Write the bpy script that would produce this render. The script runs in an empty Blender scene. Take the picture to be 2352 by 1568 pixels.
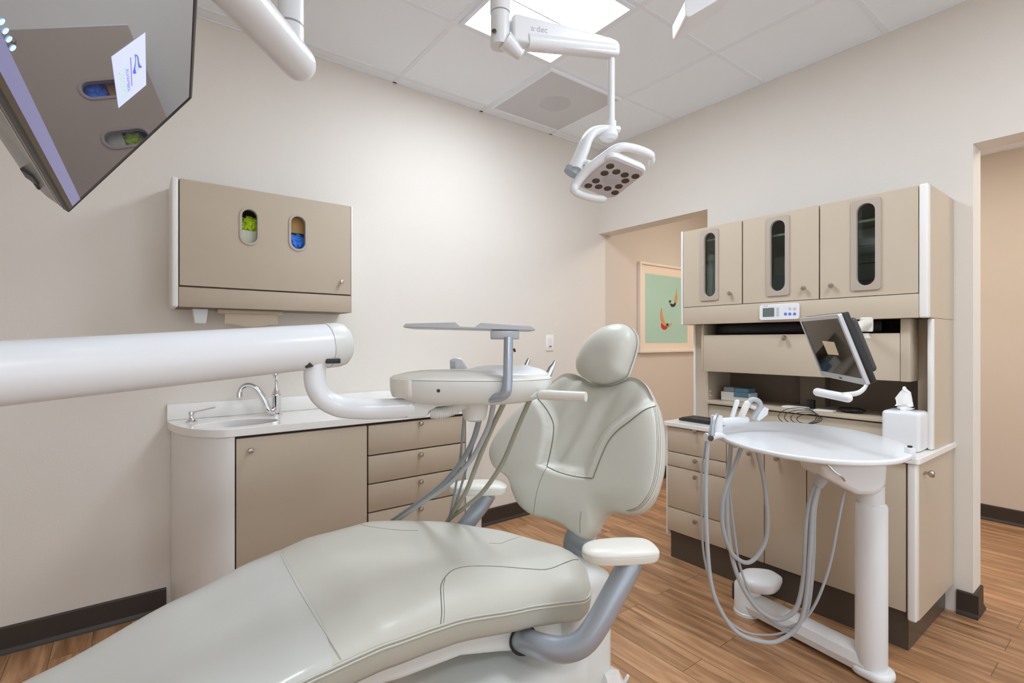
import bpy, bmesh, math, random
from mathutils import Vector, Matrix, noise
V = Vector
C = bpy.context.scene.collection
random.seed(4)

# ------------------------------------------------------------------ camera, world, exposure
FOC, CX, CY, CAMH = 1155.0, 1176.0, 784.0, 1.22
TH = math.radians(52.84)
FW = V((math.cos(TH), math.sin(TH), 0)); RT = V((math.sin(TH), -math.cos(TH), 0)); UP = V((0, 0, 1))
CAM = V((0, 0, CAMH))
cd = bpy.data.cameras.new('camera'); cam = bpy.data.objects.new('camera', cd); C.objects.link(cam)
cam.location = CAM; cam.rotation_euler = (math.pi/2, 0, TH - math.pi/2)
cd.sensor_width = 36.0; cd.lens = FOC/2352*36.0; cd.clip_start = 0.02
sc = bpy.context.scene; sc.camera = cam
sc.view_settings.view_transform = 'Standard'; sc.view_settings.look = 'None'
sc.view_settings.gamma = 1; sc.view_settings.use_curve_mapping = False
sc.view_settings.exposure = 0.82
AMB = 0.8
w = bpy.data.worlds.new('world'); sc.world = w; w.use_nodes = True
w.node_tree.nodes['Background'].inputs[0].default_value = (.88, .94, 1, 1)
w.node_tree.nodes['Background'].inputs[1].default_value = AMB
sc.cycles.max_bounces = 14; sc.cycles.diffuse_bounces = 8
PANEL = 15.0       # ceiling light panels
HALLP = 9.0      # hallway light panels

def ray(px, py): return FW + RT*((px-CX)/FOC) + UP*((CY-py)/FOC)
def at(px, py, d): return CAM + ray(px, py)*d
def on_x(px, py, x): r = ray(px, py); return CAM + r*(x/r.x)
def on_y(px, py, y): r = ray(px, py); return CAM + r*(y/r.y)
def on_z(px, py, z): r = ray(px, py); return CAM + r*((z-CAMH)/r.z)
def proj(p):
    v = p-CAM; d = v.dot(FW); return CX+FOC*v.dot(RT)/d, CY-FOC*v.z/d
def unmap(f, px, py, g=(0., 0.)):
    a, b = g
    for _ in range(14):
        x, y = proj(f(a, b)); e = 1e-4
        x1, y1 = proj(f(a+e, b)); x2, y2 = proj(f(a, b+e))
        j11 = (x1-x)/e; j21 = (y1-y)/e; j12 = (x2-x)/e; j22 = (y2-y)/e
        D = j11*j22-j12*j21; rx = px-x; ry = py-y
        a += max(-.3, min(.3, (j22*rx-j12*ry)/D)); b += max(-.3, min(.3, (-j21*rx+j11*ry)/D))
    return a, b

# ------------------------------------------------------------------ materials
def lin(c): return tuple(((x/255.)/12.92 if x <= 10 else ((x/255.+.055)/1.055)**2.4) for x in c) + (1,)
def mat(name, col, rough=.5, metal=0., bump=0., bscale=80, var=0., vscale=6, coat=0., emit=None, es=0., ior=1.5):
    m = bpy.data.materials.new(name); m.use_nodes = True; nt = m.node_tree; p = nt.nodes['Principled BSDF']
    p.inputs['Base Color'].default_value = lin(col); p.inputs['Roughness'].default_value = rough
    p.inputs['Metallic'].default_value = metal; p.inputs['Coat Weight'].default_value = coat
    p.inputs['IOR'].default_value = ior
    tc = nt.nodes.new('ShaderNodeTexCoord')
    if var:
        n = nt.nodes.new('ShaderNodeTexNoise'); n.inputs['Scale'].default_value = vscale; n.inputs['Detail'].default_value = 4
        nt.links.new(tc.outputs['Object'], n.inputs['Vector'])
        mx = nt.nodes.new('ShaderNodeMix'); mx.data_type = 'RGBA'; mx.blend_type = 'MULTIPLY'
        mx.inputs[0].default_value = 1
        cr = nt.nodes.new('ShaderNodeValToRGB'); cr.color_ramp.elements[0].color = (1-var,)*3+(1,); cr.color_ramp.elements[1].color = (1, 1, 1, 1)
        cr.color_ramp.elements[0].position = .3; cr.color_ramp.elements[1].position = .7
        nt.links.new(n.outputs['Fac'], cr.inputs[0]); mx.inputs[6].default_value = lin(col)
        nt.links.new(cr.outputs[0], mx.inputs[7]); nt.links.new(mx.outputs[2], p.inputs['Base Color'])
    if bump:
        n = nt.nodes.new('ShaderNodeTexNoise'); n.inputs['Scale'].default_value = bscale; n.inputs['Detail'].default_value = 3
        nt.links.new(tc.outputs['Object'], n.inputs['Vector'])
        b = nt.nodes.new('ShaderNodeBump'); b.inputs['Strength'].default_value = bump; b.inputs['Distance'].default_value = .002
        nt.links.new(n.outputs['Fac'], b.inputs['Height']); nt.links.new(b.outputs[0], p.inputs['Normal'])
    if emit:
        p.inputs['Emission Color'].default_value = lin(emit); p.inputs['Emission Strength'].default_value = es
    return m
M = {}
M['wall'] = mat('wall_paint', (224, 218, 209), .75, bump=.25, bscale=220)
M['hall'] = mat('hall_wall_paint', (210, 198, 184), .75, bump=.25, bscale=220)
M['ceil'] = mat('ceiling_tile', (243, 249, 255), .9, bump=.5, bscale=400)
M['grid'] = mat('ceiling_grid_white', (236, 241, 247), .5)
M['vent'] = mat('perforated_vent', (214, 215, 218), .8, bump=.6, bscale=900)
M['ventd'] = mat('vent_duct_shade', (200, 201, 204), .8)  # tone of the duct's round shadow, painted rather than cast
M['base'] = mat('dark_rubber_base', (58, 49, 42), .45, var=.15)
M['lam'] = mat('taupe_laminate', (186, 171, 150), .42, bump=.12, bscale=500, var=.03)
M['lam2'] = mat('lit_taupe_laminate', (196, 181, 160), .42, bump=.12, bscale=500, var=.03)  # taupe laminate with the right wall's stronger light put into its colour
M['lamd'] = mat('gap_shade_carcass', (60, 46, 36), .6)  # carcass coloured dark to give the shade in the door gaps
M['kick'] = mat('toe_kick', (84, 74, 64), .35, var=.1)
M['trim'] = mat('cabinet_white', (232, 230, 226), .35)
M['quartz'] = mat('white_quartz', (238, 236, 232), .18, var=.05, vscale=10)
M['white'] = mat('white_enamel', (228, 230, 232), .28, coat=.2)
M['plast'] = mat('white_plastic', (218, 220, 216), .35)
M['cream'] = mat('cream_plastic', (222, 219, 209), .35)
M['silver'] = mat('silver_blue_paint', (168, 176, 186), .28, metal=.45)
M['steel'] = mat('brushed_steel', (92, 84, 76), .45, metal=1)
M['chrome'] = mat('chrome', (225, 225, 228), .08, metal=1)
M['nickel'] = mat('satin_nickel', (190, 180, 168), .3, metal=1)
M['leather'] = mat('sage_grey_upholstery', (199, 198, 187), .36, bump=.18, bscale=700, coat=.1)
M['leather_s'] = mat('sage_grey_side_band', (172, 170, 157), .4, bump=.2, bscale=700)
M['cover'] = mat('clear_leg_cover', (200, 201, 195), .25, coat=.25)
M['seam'] = mat('seam_shadow_thread', (120, 118, 106), .7)
M['black'] = mat('black_plastic', (26, 24, 23), .4)
M['dgrey'] = mat('dark_grey_plastic', (62, 60, 58), .45)
M['hose'] = mat('grey_hose', (176, 180, 184), .4)
M['hoseg'] = mat('olive_grey_hose', (158, 158, 140), .4)
M['hosed'] = mat('slate_hose', (138, 146, 150), .4)
M['traymet'] = mat('grey_tray_metal', (176, 178, 180), .35, metal=.3)
M['bezel'] = mat('silver_bezel', (196, 196, 200), .3, metal=.3)
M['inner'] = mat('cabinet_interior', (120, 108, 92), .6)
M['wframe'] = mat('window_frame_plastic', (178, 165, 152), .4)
M['rec'] = mat('shaded_recess_laminate', (120, 106, 90), .5)  # laminate darkened to paint in the shade inside the niche
M['tvcase'] = mat('television_casing', (120, 122, 120), .22, metal=.35)
M['tvedge'] = mat('television_edge', (100, 88, 72), .22, metal=.5)
M['screen'] = mat('glossy_screen', (30, 28, 36), .02, ior=4.2, emit=(120, 112, 150), es=.05)
M['screen2'] = mat('dark_screen', (14, 12, 11), .05, ior=1.6)
M['task'] = mat('screen_taskbar', (60, 60, 90), .1, emit=(175, 175, 225), es=.25)
M['card'] = mat('screen_card', (90, 90, 110), .3, emit=(218, 226, 255), es=.50)
M['card2'] = mat('screen_card_dim', (60, 50, 40), .1, emit=(200, 180, 150), es=.35)
M['logob'] = mat('logo_blue', (60, 60, 160), .3, emit=(90, 90, 225), es=.45)
M['logog'] = mat('logo_green', (120, 160, 130), .3, emit=(170, 210, 190), es=.5)
M['icon'] = mat('icon_glow', (100, 130, 200), .3, emit=(170, 200, 255), es=.9)
M['lime'] = mat('lime_gloves', (205, 236, 40), .5, bump=.5, bscale=120)
M['blue'] = mat('blue_gloves', (50, 125, 235), .5, bump=.5, bscale=120)
M['tan'] = mat('tan_carton', (205, 165, 100), .7)
M['carton'] = mat('white_green_carton', (222, 226, 205), .6)
M['towel'] = mat('paper_towel', (208, 194, 174), .85, bump=.4, bscale=60)
M['paper'] = mat('white_paper', (240, 240, 238), .8)
M['bluebox'] = mat('blue_print', (96, 140, 166), .6)
M['artbg'] = mat('print_aqua', (172, 204, 186), .7)
M['artmat'] = mat('print_mount', (236, 218, 196), .8)
M['artframe'] = mat('pale_frame', (232, 222, 208), .4)
M['skin'] = mat('print_skin_tone', (205, 150, 105), .8)
M['red'] = mat('print_red', (196, 50, 35), .8)
M['navy'] = mat('print_navy', (52, 56, 66), .8)
M['lcd'] = mat('lcd_grey', (104, 112, 108), .2)
M['btnb'] = mat('button_blue', (90, 120, 215), .4)
M['btng'] = mat('button_grey', (190, 192, 200), .4)
M['lens'] = mat('lamp_lens_dark', (84, 76, 70), .25, metal=.3)
M['lampface'] = mat('lamp_face', (206, 202, 206), .3)
M['switch'] = mat('switch_white', (240, 240, 238), .4)
M['lit'] = mat('lit_diffuser', (255, 255, 255), .5, emit=(233, 243, 255), es=PANEL)
M['hlit'] = mat('lit_hall_diffuser', (255, 255, 255), .5, emit=(255, 246, 234), es=HALLP)
M['bottle'] = mat('grey_bottle', (176, 190, 194), .3)
M['shelfg'] = mat('glass_shelf_edge', (200, 220, 190), .2)
M['plastic_wrap'] = mat('crumpled_clear_wrap', (225, 222, 216), .12, coat=.5)

def glass_mat():
    m = bpy.data.materials.new('tinted_glass'); m.use_nodes = True; nt = m.node_tree; nt.nodes.clear()
    o = nt.nodes.new('ShaderNodeOutputMaterial'); t = nt.nodes.new('ShaderNodeBsdfTransparent'); g = nt.nodes.new('ShaderNodeBsdfGlossy')
    t.inputs[0].default_value = (.90, .97, .93, 1); g.inputs['Roughness'].default_value = .03
    f = nt.nodes.new('ShaderNodeFresnel'); f.inputs[0].default_value = 1.5
    mx = nt.nodes.new('ShaderNodeMixShader'); nt.links.new(f.outputs[0], mx.inputs[0]); nt.links.new(t.outputs[0], mx.inputs[1]); nt.links.new(g.outputs[0], mx.inputs[2])
    nt.links.new(mx.outputs[0], o.inputs[0]); return m
M['glass'] = glass_mat()

def wood_mat():
    m = bpy.data.materials.new('wood_laminate_floor'); m.use_nodes = True; nt = m.node_tree; L = nt.links; N = nt.nodes.new
    p = nt.nodes['Principled BSDF']; tc = N('ShaderNodeTexCoord')
    mp = N('ShaderNodeMapping'); mp.inputs['Rotation'].default_value = (0, 0, math.pi/2); L.new(tc.outputs['Object'], mp.inputs[0])
    br = N('ShaderNodeTexBrick'); br.inputs['Scale'].default_value = 1
    br.inputs['Brick Width'].default_value = 1.1; br.inputs['Row Height'].default_value = .125
    br.inputs['Mortar Size'].default_value = .0012; br.inputs['Mortar Smooth'].default_value = .3
    br.offset = .37; br.inputs['Color1'].default_value = (0, 0, 0, 1); br.inputs['Color2'].default_value = (1, 1, 1, 1); br.inputs['Mortar'].default_value = (.5, .5, .5, 1)
    L.new(mp.outputs[0], br.inputs['Vector'])
    # grain coordinates: stretched along the plank, shifted per plank
    sep = N('ShaderNodeSeparateXYZ'); L.new(mp.outputs[0], sep.inputs[0])
    mul = N('ShaderNodeMath'); mul.operation = 'MULTIPLY'; mul.inputs[1].default_value = 37.; L.new(br.outputs['Color'], mul.inputs[0])
    ax = N('ShaderNodeMath'); ax.operation = 'MULTIPLY_ADD'; ax.inputs[1].default_value = 2.2; L.new(sep.outputs[0], ax.inputs[0]); L.new(mul.outputs[0], ax.inputs[2])
    ay = N('ShaderNodeMath'); ay.operation = 'MULTIPLY'; ay.inputs[1].default_value = 22.; L.new(sep.outputs[1], ay.inputs[0])
    cb = N('ShaderNodeCombineXYZ'); L.new(ax.outputs[0], cb.inputs[0]); L.new(ay.outputs[0], cb.inputs[1]); L.new(mul.outputs[0], cb.inputs[2])
    n1 = N('ShaderNodeTexNoise'); n1.inputs['Scale'].default_value = 1.; n1.inputs['Detail'].default_value = 6; n1.inputs['Roughness'].default_value = .6; n1.inputs['Distortion'].default_value = .6
    L.new(cb.outputs[0], n1.inputs['Vector'])
    cr = N('ShaderNodeValToRGB'); e = cr.color_ramp.elements
    e[0].position = .22; e[0].color = lin((106, 73, 48)); e[1].position = .75; e[1].color = lin((212, 170, 129))
    k = e.new(.48); k.color = lin((168, 125, 89)); k = e.new(.6); k.color = lin((190, 148, 110))
    L.new(n1.outputs['Fac'], cr.inputs[0])
    tone = N('ShaderNodeMapRange'); tone.inputs[3].default_value = .86; tone.inputs[4].default_value = 1.08; L.new(br.outputs['Color'], tone.inputs[0])
    ml = N('ShaderNodeMix'); ml.data_type = 'RGBA'; ml.blend_type = 'MULTIPLY'; ml.inputs[0].default_value = 1
    L.new(cr.outputs[0], ml.inputs[6]); L.new(tone.outputs[0], ml.inputs[7])
    md = N('ShaderNodeMix'); md.data_type = 'RGBA'; L.new(br.outputs['Fac'], md.inputs[0]); L.new(ml.outputs[2], md.inputs[6]); md.inputs[7].default_value = lin((84, 54, 34))
    L.new(md.outputs[2], p.inputs['Base Color']); p.inputs['Roughness'].default_value = .36
    bp = N('ShaderNodeBump'); bp.inputs['Strength'].default_value = .15; bp.inputs['Distance'].default_value = .001
    L.new(n1.outputs['Fac'], bp.inputs['Height']); L.new(bp.outputs[0], p.inputs['Normal'])
    return m
M['wood'] = wood_mat()

# ------------------------------------------------------------------ helpers
def B(): return bmesh.new()
def obj(name, bm, m, parent=None, smooth=True, ang=35, bev=0, label=None, kind=None):
    me = bpy.data.meshes.new(name)
    bmesh.ops.recalc_face_normals(bm, faces=bm.faces)
    bm.to_mesh(me); bm.free()
    if smooth:
        me.polygons.foreach_set('use_smooth', [True]*len(me.polygons)); me.set_sharp_from_angle(angle=math.radians(ang))
    o = bpy.data.objects.new(name, me); C.objects.link(o)
    me.materials.append(M[m] if isinstance(m, str) else m)
    if bev:
        b = o.modifiers.new('bevel', 'BEVEL'); b.width = bev; b.segments = 3; b.limit_method = 'ANGLE'; b.angle_limit = math.radians(40)
    if parent:
        o.parent = parent
        if parent.type == 'EMPTY': o.matrix_parent_inverse = Matrix.Translation(-parent.location)
    if label: o['label'] = label
    if kind: o['kind'] = kind
    return o
def thing(name, label, cat, loc, group=None):
    o = bpy.data.objects.new(name, None); C.objects.link(o); o.location = loc; o.empty_display_size = .05
    o['label'] = label; o['category'] = cat
    if group: o['group'] = group
    return o
def tag(o, label, cat, group=None):
    o['label'] = label; o['category'] = cat
    if group: o['group'] = group
    return o
def struct(name, bm, m, **k):
    o = obj(name, bm, m, smooth=False, **k); o['kind'] = 'structure'; return o
def box(bm, x0, x1, y0, y1, z0, z1, bev=0, seg=3, X=None):
    t = bmesh.new(); r = bmesh.ops.create_cube(t, size=1)
    for v in t.verts: v.co = V(((x0+x1)/2+v.co.x*(x1-x0), (y0+y1)/2+v.co.y*(y1-y0), (z0+z1)/2+v.co.z*(z1-z0)))
    if bev: bmesh.ops.bevel(t, geom=t.verts[:]+t.edges[:], offset=bev, segments=seg, profile=.5, affect='EDGES')
    if X is not None: bmesh.ops.transform(t, matrix=X, verts=t.verts)
    merge(bm, t); return bm
def merge(bm, t):
    me = bpy.data.meshes.new('tmp'); t.to_mesh(me); t.free(); bm.from_mesh(me); bpy.data.meshes.remove(me)
def spl(P, k=8, closed=False):
    P = [V(p) for p in P]; n = len(P); out = []
    rng = range(n) if closed else range(n-1)
    for i in rng:
        p1 = P[i]; p2 = P[(i+1) % n]
        p0 = P[(i-1) % n] if (closed or i > 0) else p1*2-p2
        p3 = P[(i+2) % n] if (closed or i < n-2) else p2*2-p1
        for j in range(k):
            t = j/k
            out.append(.5*((2*p1)+(p2-p0)*t+(2*p0-5*p1+4*p2-p3)*t*t+(-p0+3*p1-3*p2+p3)*t*t*t))
    if not closed: out.append(P[-1])
    return out
def tube(bm, path, r, n=14, cap=True, sx=1., ref=None):
    """round tube along a path; r number or list; sx flattens sideways against ref"""
    P = [V(p) for p in path]; m = len(P)
    R = r if isinstance(r, (list, tuple)) else [r]*m
    if len(R) != m: R = [R[0]+(R[-1]-R[0])*i/(m-1) if len(R) == 2 else R[min(len(R)-1, int(i*len(R)/m))] for i in range(m)]
    t0 = (P[1]-P[0]).normalized(); a = V(ref) if ref is not None else (V((0, 0, 1)) if abs(t0.z) < .9 else V((1, 0, 0)))
    u = (a-t0*a.dot(t0)).normalized(); rings = []
    for i in range(m):
        t = (P[min(i+1, m-1)]-P[max(i-1, 0)])
        if t.length < 1e-9: t = t0
        t = t.normalized(); u = (u-t*u.dot(t)).normalized(); v = t.cross(u)
        rings.append([bm.verts.new(P[i]+(u*math.cos(2*math.pi*k/n)+v*math.sin(2*math.pi*k/n)*sx)*R[i]) for k in range(n)])
    for i in range(m-1):
        for k in range(n): bm.faces.new((rings[i][k], rings[i][(k+1) % n], rings[i+1][(k+1) % n], rings[i+1][k]))
    if cap: bm.faces.new(rings[0][::-1]); bm.faces.new(rings[-1])
    return bm
def capsule(bm, p0, p1, r0, r1=None, n=20, **k):
    """tube with domed ends"""
    p0 = V(p0); p1 = V(p1); r1 = r0 if r1 is None else r1; d = (p1-p0).normalized(); P = []; R = []
    for i in range(6):
        a = math.pi/2*i/6; P.append(p0-d*r0*math.cos(a)); R.append(max(r0*math.sin(a), 1e-4))
    P += [p0, p1]; R += [r0, r1]
    for i in range(1, 7):
        a = math.pi/2*i/6; P.append(p1+d*r1*math.sin(a)); R.append(max(r1*math.cos(a), 1e-4))
    return tube(bm, P, R, n, **k)
def lathe(bm, prof, o, ax=(0, 0, 1), n=24, closed=False):
    o = V(o); ax = V(ax).normalized(); a = V((0, 0, 1)) if abs(ax.z) < .9 else V((1, 0, 0)); u = (a-ax*a.dot(ax)).normalized(); v = ax.cross(u); rings = []
    for r, h in prof: rings.append([bm.verts.new(o+ax*h+(u*math.cos(2*math.pi*k/n)+v*math.sin(2*math.pi*k/n))*max(r, 1e-4)) for k in range(n)])
    for i in range(len(rings)-1):
        for k in range(n): bm.faces.new((rings[i][k], rings[i][(k+1) % n], rings[i+1][(k+1) % n], rings[i+1][k]))
    if closed:
        for k in range(n): bm.faces.new((rings[-1][k], rings[-1][(k+1) % n], rings[0][(k+1) % n], rings[0][k]))
    else:
        bm.faces.new(rings[0][::-1]); bm.faces.new(rings[-1])
    return bm
def frame(o, a, b, c=None):
    a = V(a); b = V(b); c = V(c) if c is not None else a.cross(b); X = Matrix.Identity(4)
    for i in range(3): X[i][0] = a[i]; X[i][1] = b[i]; X[i][2] = c[i]; X[i][3] = V(o)[i]
    return X
def prism(bm, poly, h0, h1, X=None, holes=()):
    """polygon (2D, with holes) extruded from h0 to h1 along the third axis of X"""
    X = X or Matrix.Identity(4); t = bmesh.new(); loops = [list(poly)]+[list(h) for h in holes]; vs = []
    for h in (h0, h1):
        lay = []; edges = []
        for lp in loops:
            q = [t.verts.new(V((p[0], p[1], h))) for p in lp]; lay.append(q)
            if holes: edges += [t.edges.new((q[i], q[(i+1) % len(q)])) for i in range(len(q))]
        vs.append(lay)
        if holes: bmesh.ops.triangle_fill(t, use_beauty=True, edges=edges, use_dissolve=False)
        else: t.faces.new(lay[0])
    for a, b in zip(vs[0], vs[1]):
        for i in range(len(a)): j = (i+1) % len(a); t.faces.new((a[i], a[j], b[j], b[i]))
    bmesh.ops.transform(t, matrix=X, verts=t.verts); merge(bm, t); return bm
def pill(cx, cy, w, h, n=10):
    r = w/2; o = []
    for i in range(n+1): a = math.pi*i/n; o.append((cx+r*math.cos(a), cy+h/2-r+r*math.sin(a)))
    for i in range(n+1): a = math.pi+math.pi*i/n; o.append((cx+r*math.cos(a), cy-h/2+r+r*math.sin(a)))
    return o
def rrect(x0, x1, y0, y1, r, n=5):
    o = []
    for cx, cy, a0 in ((x1-r, y1-r, 0), (x0+r, y1-r, 90), (x0+r, y0+r, 180), (x1-r, y0+r, 270)):
        for i in range(n+1): a = math.radians(a0+90*i/n); o.append((cx+r*math.cos(a), cy+r*math.sin(a)))
    return o
def segdist(p, a, b):
    d = b-a; L = d.length_squared; t = max(0, min(1, (p-a).dot(d)/L)) if L else 0; return (p-a-d*t).length
def pillow(outline, f, prof, k=5, disp=None, cen=None):
    """cushion: outline (2D control points), f(a,b,h)->3D, prof list of (t,h) from the crown over the rim to the underside"""
    O = [V((p[0], p[1])) for p in outline]; O3 = spl([V((p.x, p.y, 0)) for p in O], k, True); O = [V((p.x, p.y)) for p in O3]
    c = V(cen) if cen else sum(O, V((0, 0)))/len(O); bm = bmesh.new(); rings = []; n = len(O)
    for t, h in prof:
        if t < 1e-6: a, b = c; hh = h+(disp(c, h) if disp else 0); rings.append([bm.verts.new(f(a, b, hh))]); continue
        R = []
        for p in O:
            q = c+(p-c)*t; R.append(bm.verts.new(f(q.x, q.y, h+(disp(q, h) if disp else 0))))
        rings.append(R)
    for i in range(len(rings)-1):
        a, b = rings[i], rings[i+1]
        for j in range(n):
            m = (j+1) % n
            if len(a) == 1: bm.faces.new((a[0], b[j], b[m]))
            elif len(b) == 1: bm.faces.new((a[j], b[0], a[m]))
            else: bm.faces.new((a[j], b[j], b[m], a[m]))
    return bm
def knob(parent, p, ax, m='nickel', s=1.):
    return obj('knob', lathe(B(), [(.005*s, 0), (.005*s, .012*s), (.011*s, .015*s), (.012*s, .021*s), (.010*s, .026*s), (.003*s, .0275*s)], p, ax, 16), m, parent)
def text_mesh(name, s, size, X, m, parent, ext=.0004):
    cu = bpy.data.curves.new('txt', 'FONT'); cu.body = s; cu.size = size; cu.extrude = ext; cu.align_x = 'CENTER'
    t = bpy.data.objects.new('txt', cu); C.objects.link(t); dg = bpy.context.evaluated_depsgraph_get()
    me = bpy.data.meshes.new_from_object(t.evaluated_get(dg)); bpy.data.objects.remove(t)
    me.transform(X); me.name = name; o = bpy.data.objects.new(name, me); C.objects.link(o); me.materials.clear(); me.materials.append(M[m])
    o.parent = parent
    if parent.type == 'EMPTY': o.matrix_parent_inverse = Matrix.Translation(-parent.location)
    return o

# ------------------------------------------------------------------ the room
WA, WB, WT, CZ = 2.77, 2.97, .14, 2.74     # left wall plane (y), right wall plane (x), its thickness, ceiling
X0, Y0, HX = -2.3, -2.2, 4.675
struct('floor', box(B(), X0, HX+.1, Y0, WA+.1, -.05, 0), 'wood')
struct('ceiling', box(B(), X0, WB+WT, Y0, WA+.1, CZ, CZ+.05), 'ceil')
struct('ceiling_hall', box(B(), WB+WT, HX+.1, Y0, WA+.1, 2.5, 2.79), 'ceil')
struct('wall_left', box(B(), X0, WB+WT*.5, WA, WA+.1, 0, CZ), 'wall')
struct('wall_hall', box(B(), WB+WT*.5, HX+.1, WA, WA+.1, 0, 2.79), 'hall')
b = B(); box(b, WB, WB+WT, .541, 1.827, 0, CZ); box(b, WB, WB+WT, 1.827, WA, 2.075, CZ)
box(b, WB, WB+WT, -.55, .541, 2.095, CZ); box(b, WB, WB+WT, Y0, -.55, 0, CZ)
struct('wall_right', b, 'wall')
struct('wall_far', box(B(), HX, HX+.1, Y0, WA, 0, 2.79), 'hall')
struct('wall_back', box(B(), X0-.1, X0, Y0, WA+.1, 0, CZ), 'wall')
def baseb(name, p0, p1, nrm, extra=()):
    b = B()
    for (q0, q1, n) in [(p0, p1, nrm)]+list(extra):
        q0 = V(q0); q1 = V(q1); n = V(n).normalized(); d = (q1-q0).normalized(); L = (q1-q0).length
        prism(b, [(0, 0), (.02, 0), (.018, .008), (.011, .02), (.010, .1), (.008, .104), (0, .105)], 0, L, frame(q0, n, (0, 0, 1), d))
    return struct(name, b, 'base')
baseb('baseboard_left', (X0, WA, 0), (.128, WA, 0), (0, -1, 0))
baseb('baseboard_rear', (1.77, WA, 0), (HX, WA, 0), (0, -1, 0))
baseb('baseboard_right', (WB, .521, 0), (WB, .595, 0), (-1, 0, 0), [((WB, .541, 0), (WB+WT, .541, 0), (0, -1, 0)), ((WB, 1.78, 0), (WB, 1.83, 0), (-1, 0, 0)), ((WB, 1.827, 0), (WB+WT, 1.827, 0), (0, 1, 0))])
baseb('baseboard_far', (HX, Y0, 0), (HX, WA, 0), (-1, 0, 0))
# ceiling grid
gx = [1.842+.61*i for i in range(-6, 2)]; gy = [2.075-.61*i for i in range(-1, 7)]
b = B()
for x in gx: box(b, x-.012, x+.012, Y0, WA, CZ-.003, CZ)
for y in gy: box(b, X0, WB, y-.012, y+.012, CZ-.0028, CZ)
box(b, X0, WB, WA-.012, WA, CZ-.003, CZ); box(b, WB-.012, WB, Y0, WA-.012, CZ-.0032, CZ)
struct('trim_1', b, 'grid')

def ceiling_light(x0, y0, label, w=.61, zc=CZ, m='lit', grp=None):
    t = thing('ceiling_light', label, 'ceiling light', (x0+w/2, y0+w/2, zc), grp)
    x1, y1 = x0+w, y0+w; f = B()
    prism(f, [(x0+.014, y0+.014), (x1-.014, y0+.014), (x1-.014, y1-.014), (x0+.014, y1-.014)], zc-.012, zc-.001,
          holes=[[(x0+.034, y0+.034), (x1-.034, y0+.034), (x1-.034, y1-.034), (x0+.034, y1-.034)]])
    obj('frame', f, 'grid', t, smooth=False)
    obj('diffuser', box(B(), x0+.036, x1-.036, y0+.036, y1-.036, zc-.009, zc-.003), m, t, smooth=False)
    b_ = B(); box(b_, x0+.036, x1-.036, y0+w*.5-.004, y0+w*.5+.004, zc-.011, zc-.0092)
    obj('lens_rib', b_, 'grid', t, smooth=False)
    return t
ceiling_light(1.232, 1.465, 'square lit ceiling light panel above the chair')
G2 = 'added unseen ceiling panels giving fill light to the near half of the room'
for (x, y, lb) in ((1.232, -.365, 'added unseen ceiling panel for fill light near the wide doorway'), (-.598, -1.585, 'added unseen ceiling panel for fill light in the rear of the room')):
    ceiling_light(x, y, lb, grp=G2)  # panels added out of view as soft fill light for the room
ceiling_light(3.55, 1.3, 'square warm hallway ceiling light beyond the narrow opening', zc=2.5, m='hlit')
ceiling_light(3.55, -.5, 'square warm hallway ceiling light beyond the wide doorway', zc=2.5, m='hlit')
# vent tile
t = thing('ceiling_vent', 'grey perforated ceiling air vent in the room corner', 'vent', (2.147, 2.38, CZ))
x0, x1, y0, y1 = 1.854, 2.44, 2.087, 2.673
obj('perforated_plate', box(B(), x0+.015, x1-.015, y0+.015, y1-.015, CZ-.012, CZ-.002), 'vent', t, smooth=False)
b = B(); prism(b, [(x0, y0), (x1, y0), (x1, y1), (x0, y1)], CZ-.016, CZ-.001, holes=[[(x0+.014, y0+.014), (x1-.014, y0+.014), (x1-.014, y1-.014), (x0+.014, y1-.014)]])
obj('frame', b, 'ceil', t, smooth=False)
obj('duct_shade', lathe(B(), [(.10, -.0005), (.10, .0005)], (2.147, 2.38, CZ-.0125), (0, 0, 1), 32), 'ventd', t)  # darker disc painting the duct's shadow seen through the perforation

# ------------------------------------------------------------------ left base cabinet with sink
def lcab():
    FY = 2.345; xl, xr = .34, 1.455
    t = thing('base_cabinet', 'low taupe cabinet with white curved ends under the sink', 'cabinet', (.9, 2.56, 0))
    for nm, cx, a, s in (('curved_end', xl, .195, -1), ('curved_end', xr, .262, 1)):
        P = [(cx, WA-.003)]
        for i in range(15):
            g = math.pi/2*i/14; P.append((cx+s*a*math.cos(g), WA-.003-(WA-FY+.008)*math.sin(g)))
        obj(nm, prism(B(), P, .018, .828), 'trim', t, ang=30)
    obj('carcass', box(B(), xl+.001, xr-.001, FY+.012, WA-.003, .02, .70), 'lamd', t, smooth=False)
    obj('carcass', box(B(), xl+.001, xr-.001, FY+.012, FY+.03, .7002, .826), 'lamd', t, smooth=False)
    d = obj('door', box(B(), xl+.006, .900, FY-.010, FY+.010, .03, .818, .0025, 2), 'lam', t)
    knob(d, on_y(574, 1033, FY-.010), (0, -1, 0))
    zs = [.818, .670, .533, .396, .03]
    for i in range(4):
        d = obj('drawer', box(B(), .908, xr-.006, FY-.010, FY+.010, zs[i+1]+.004, zs[i]-.002, .0025, 2), 'lam', t)
        kp = on_y(964, (971, 1042, 1104, 1166)[i], FY-.010); knob(d, kp, (0, -1, 0))
lcab()
def ctop(cx0, a0, cx1, a1, D):
    P = [(cx0-a0, WA-.002)]
    for i in range(1, 16): g = math.pi/2*i/16; P.append((cx0-a0*math.cos(g), WA-D*math.sin(g)))
    for i in range(0, 16): g = math.pi/2*i/16; P.append((cx1+a1*math.sin(g), WA-D*math.cos(g)))
    P.append((cx1+a1, WA-.002)); return P
SC = V((.372, 2.49))
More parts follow.
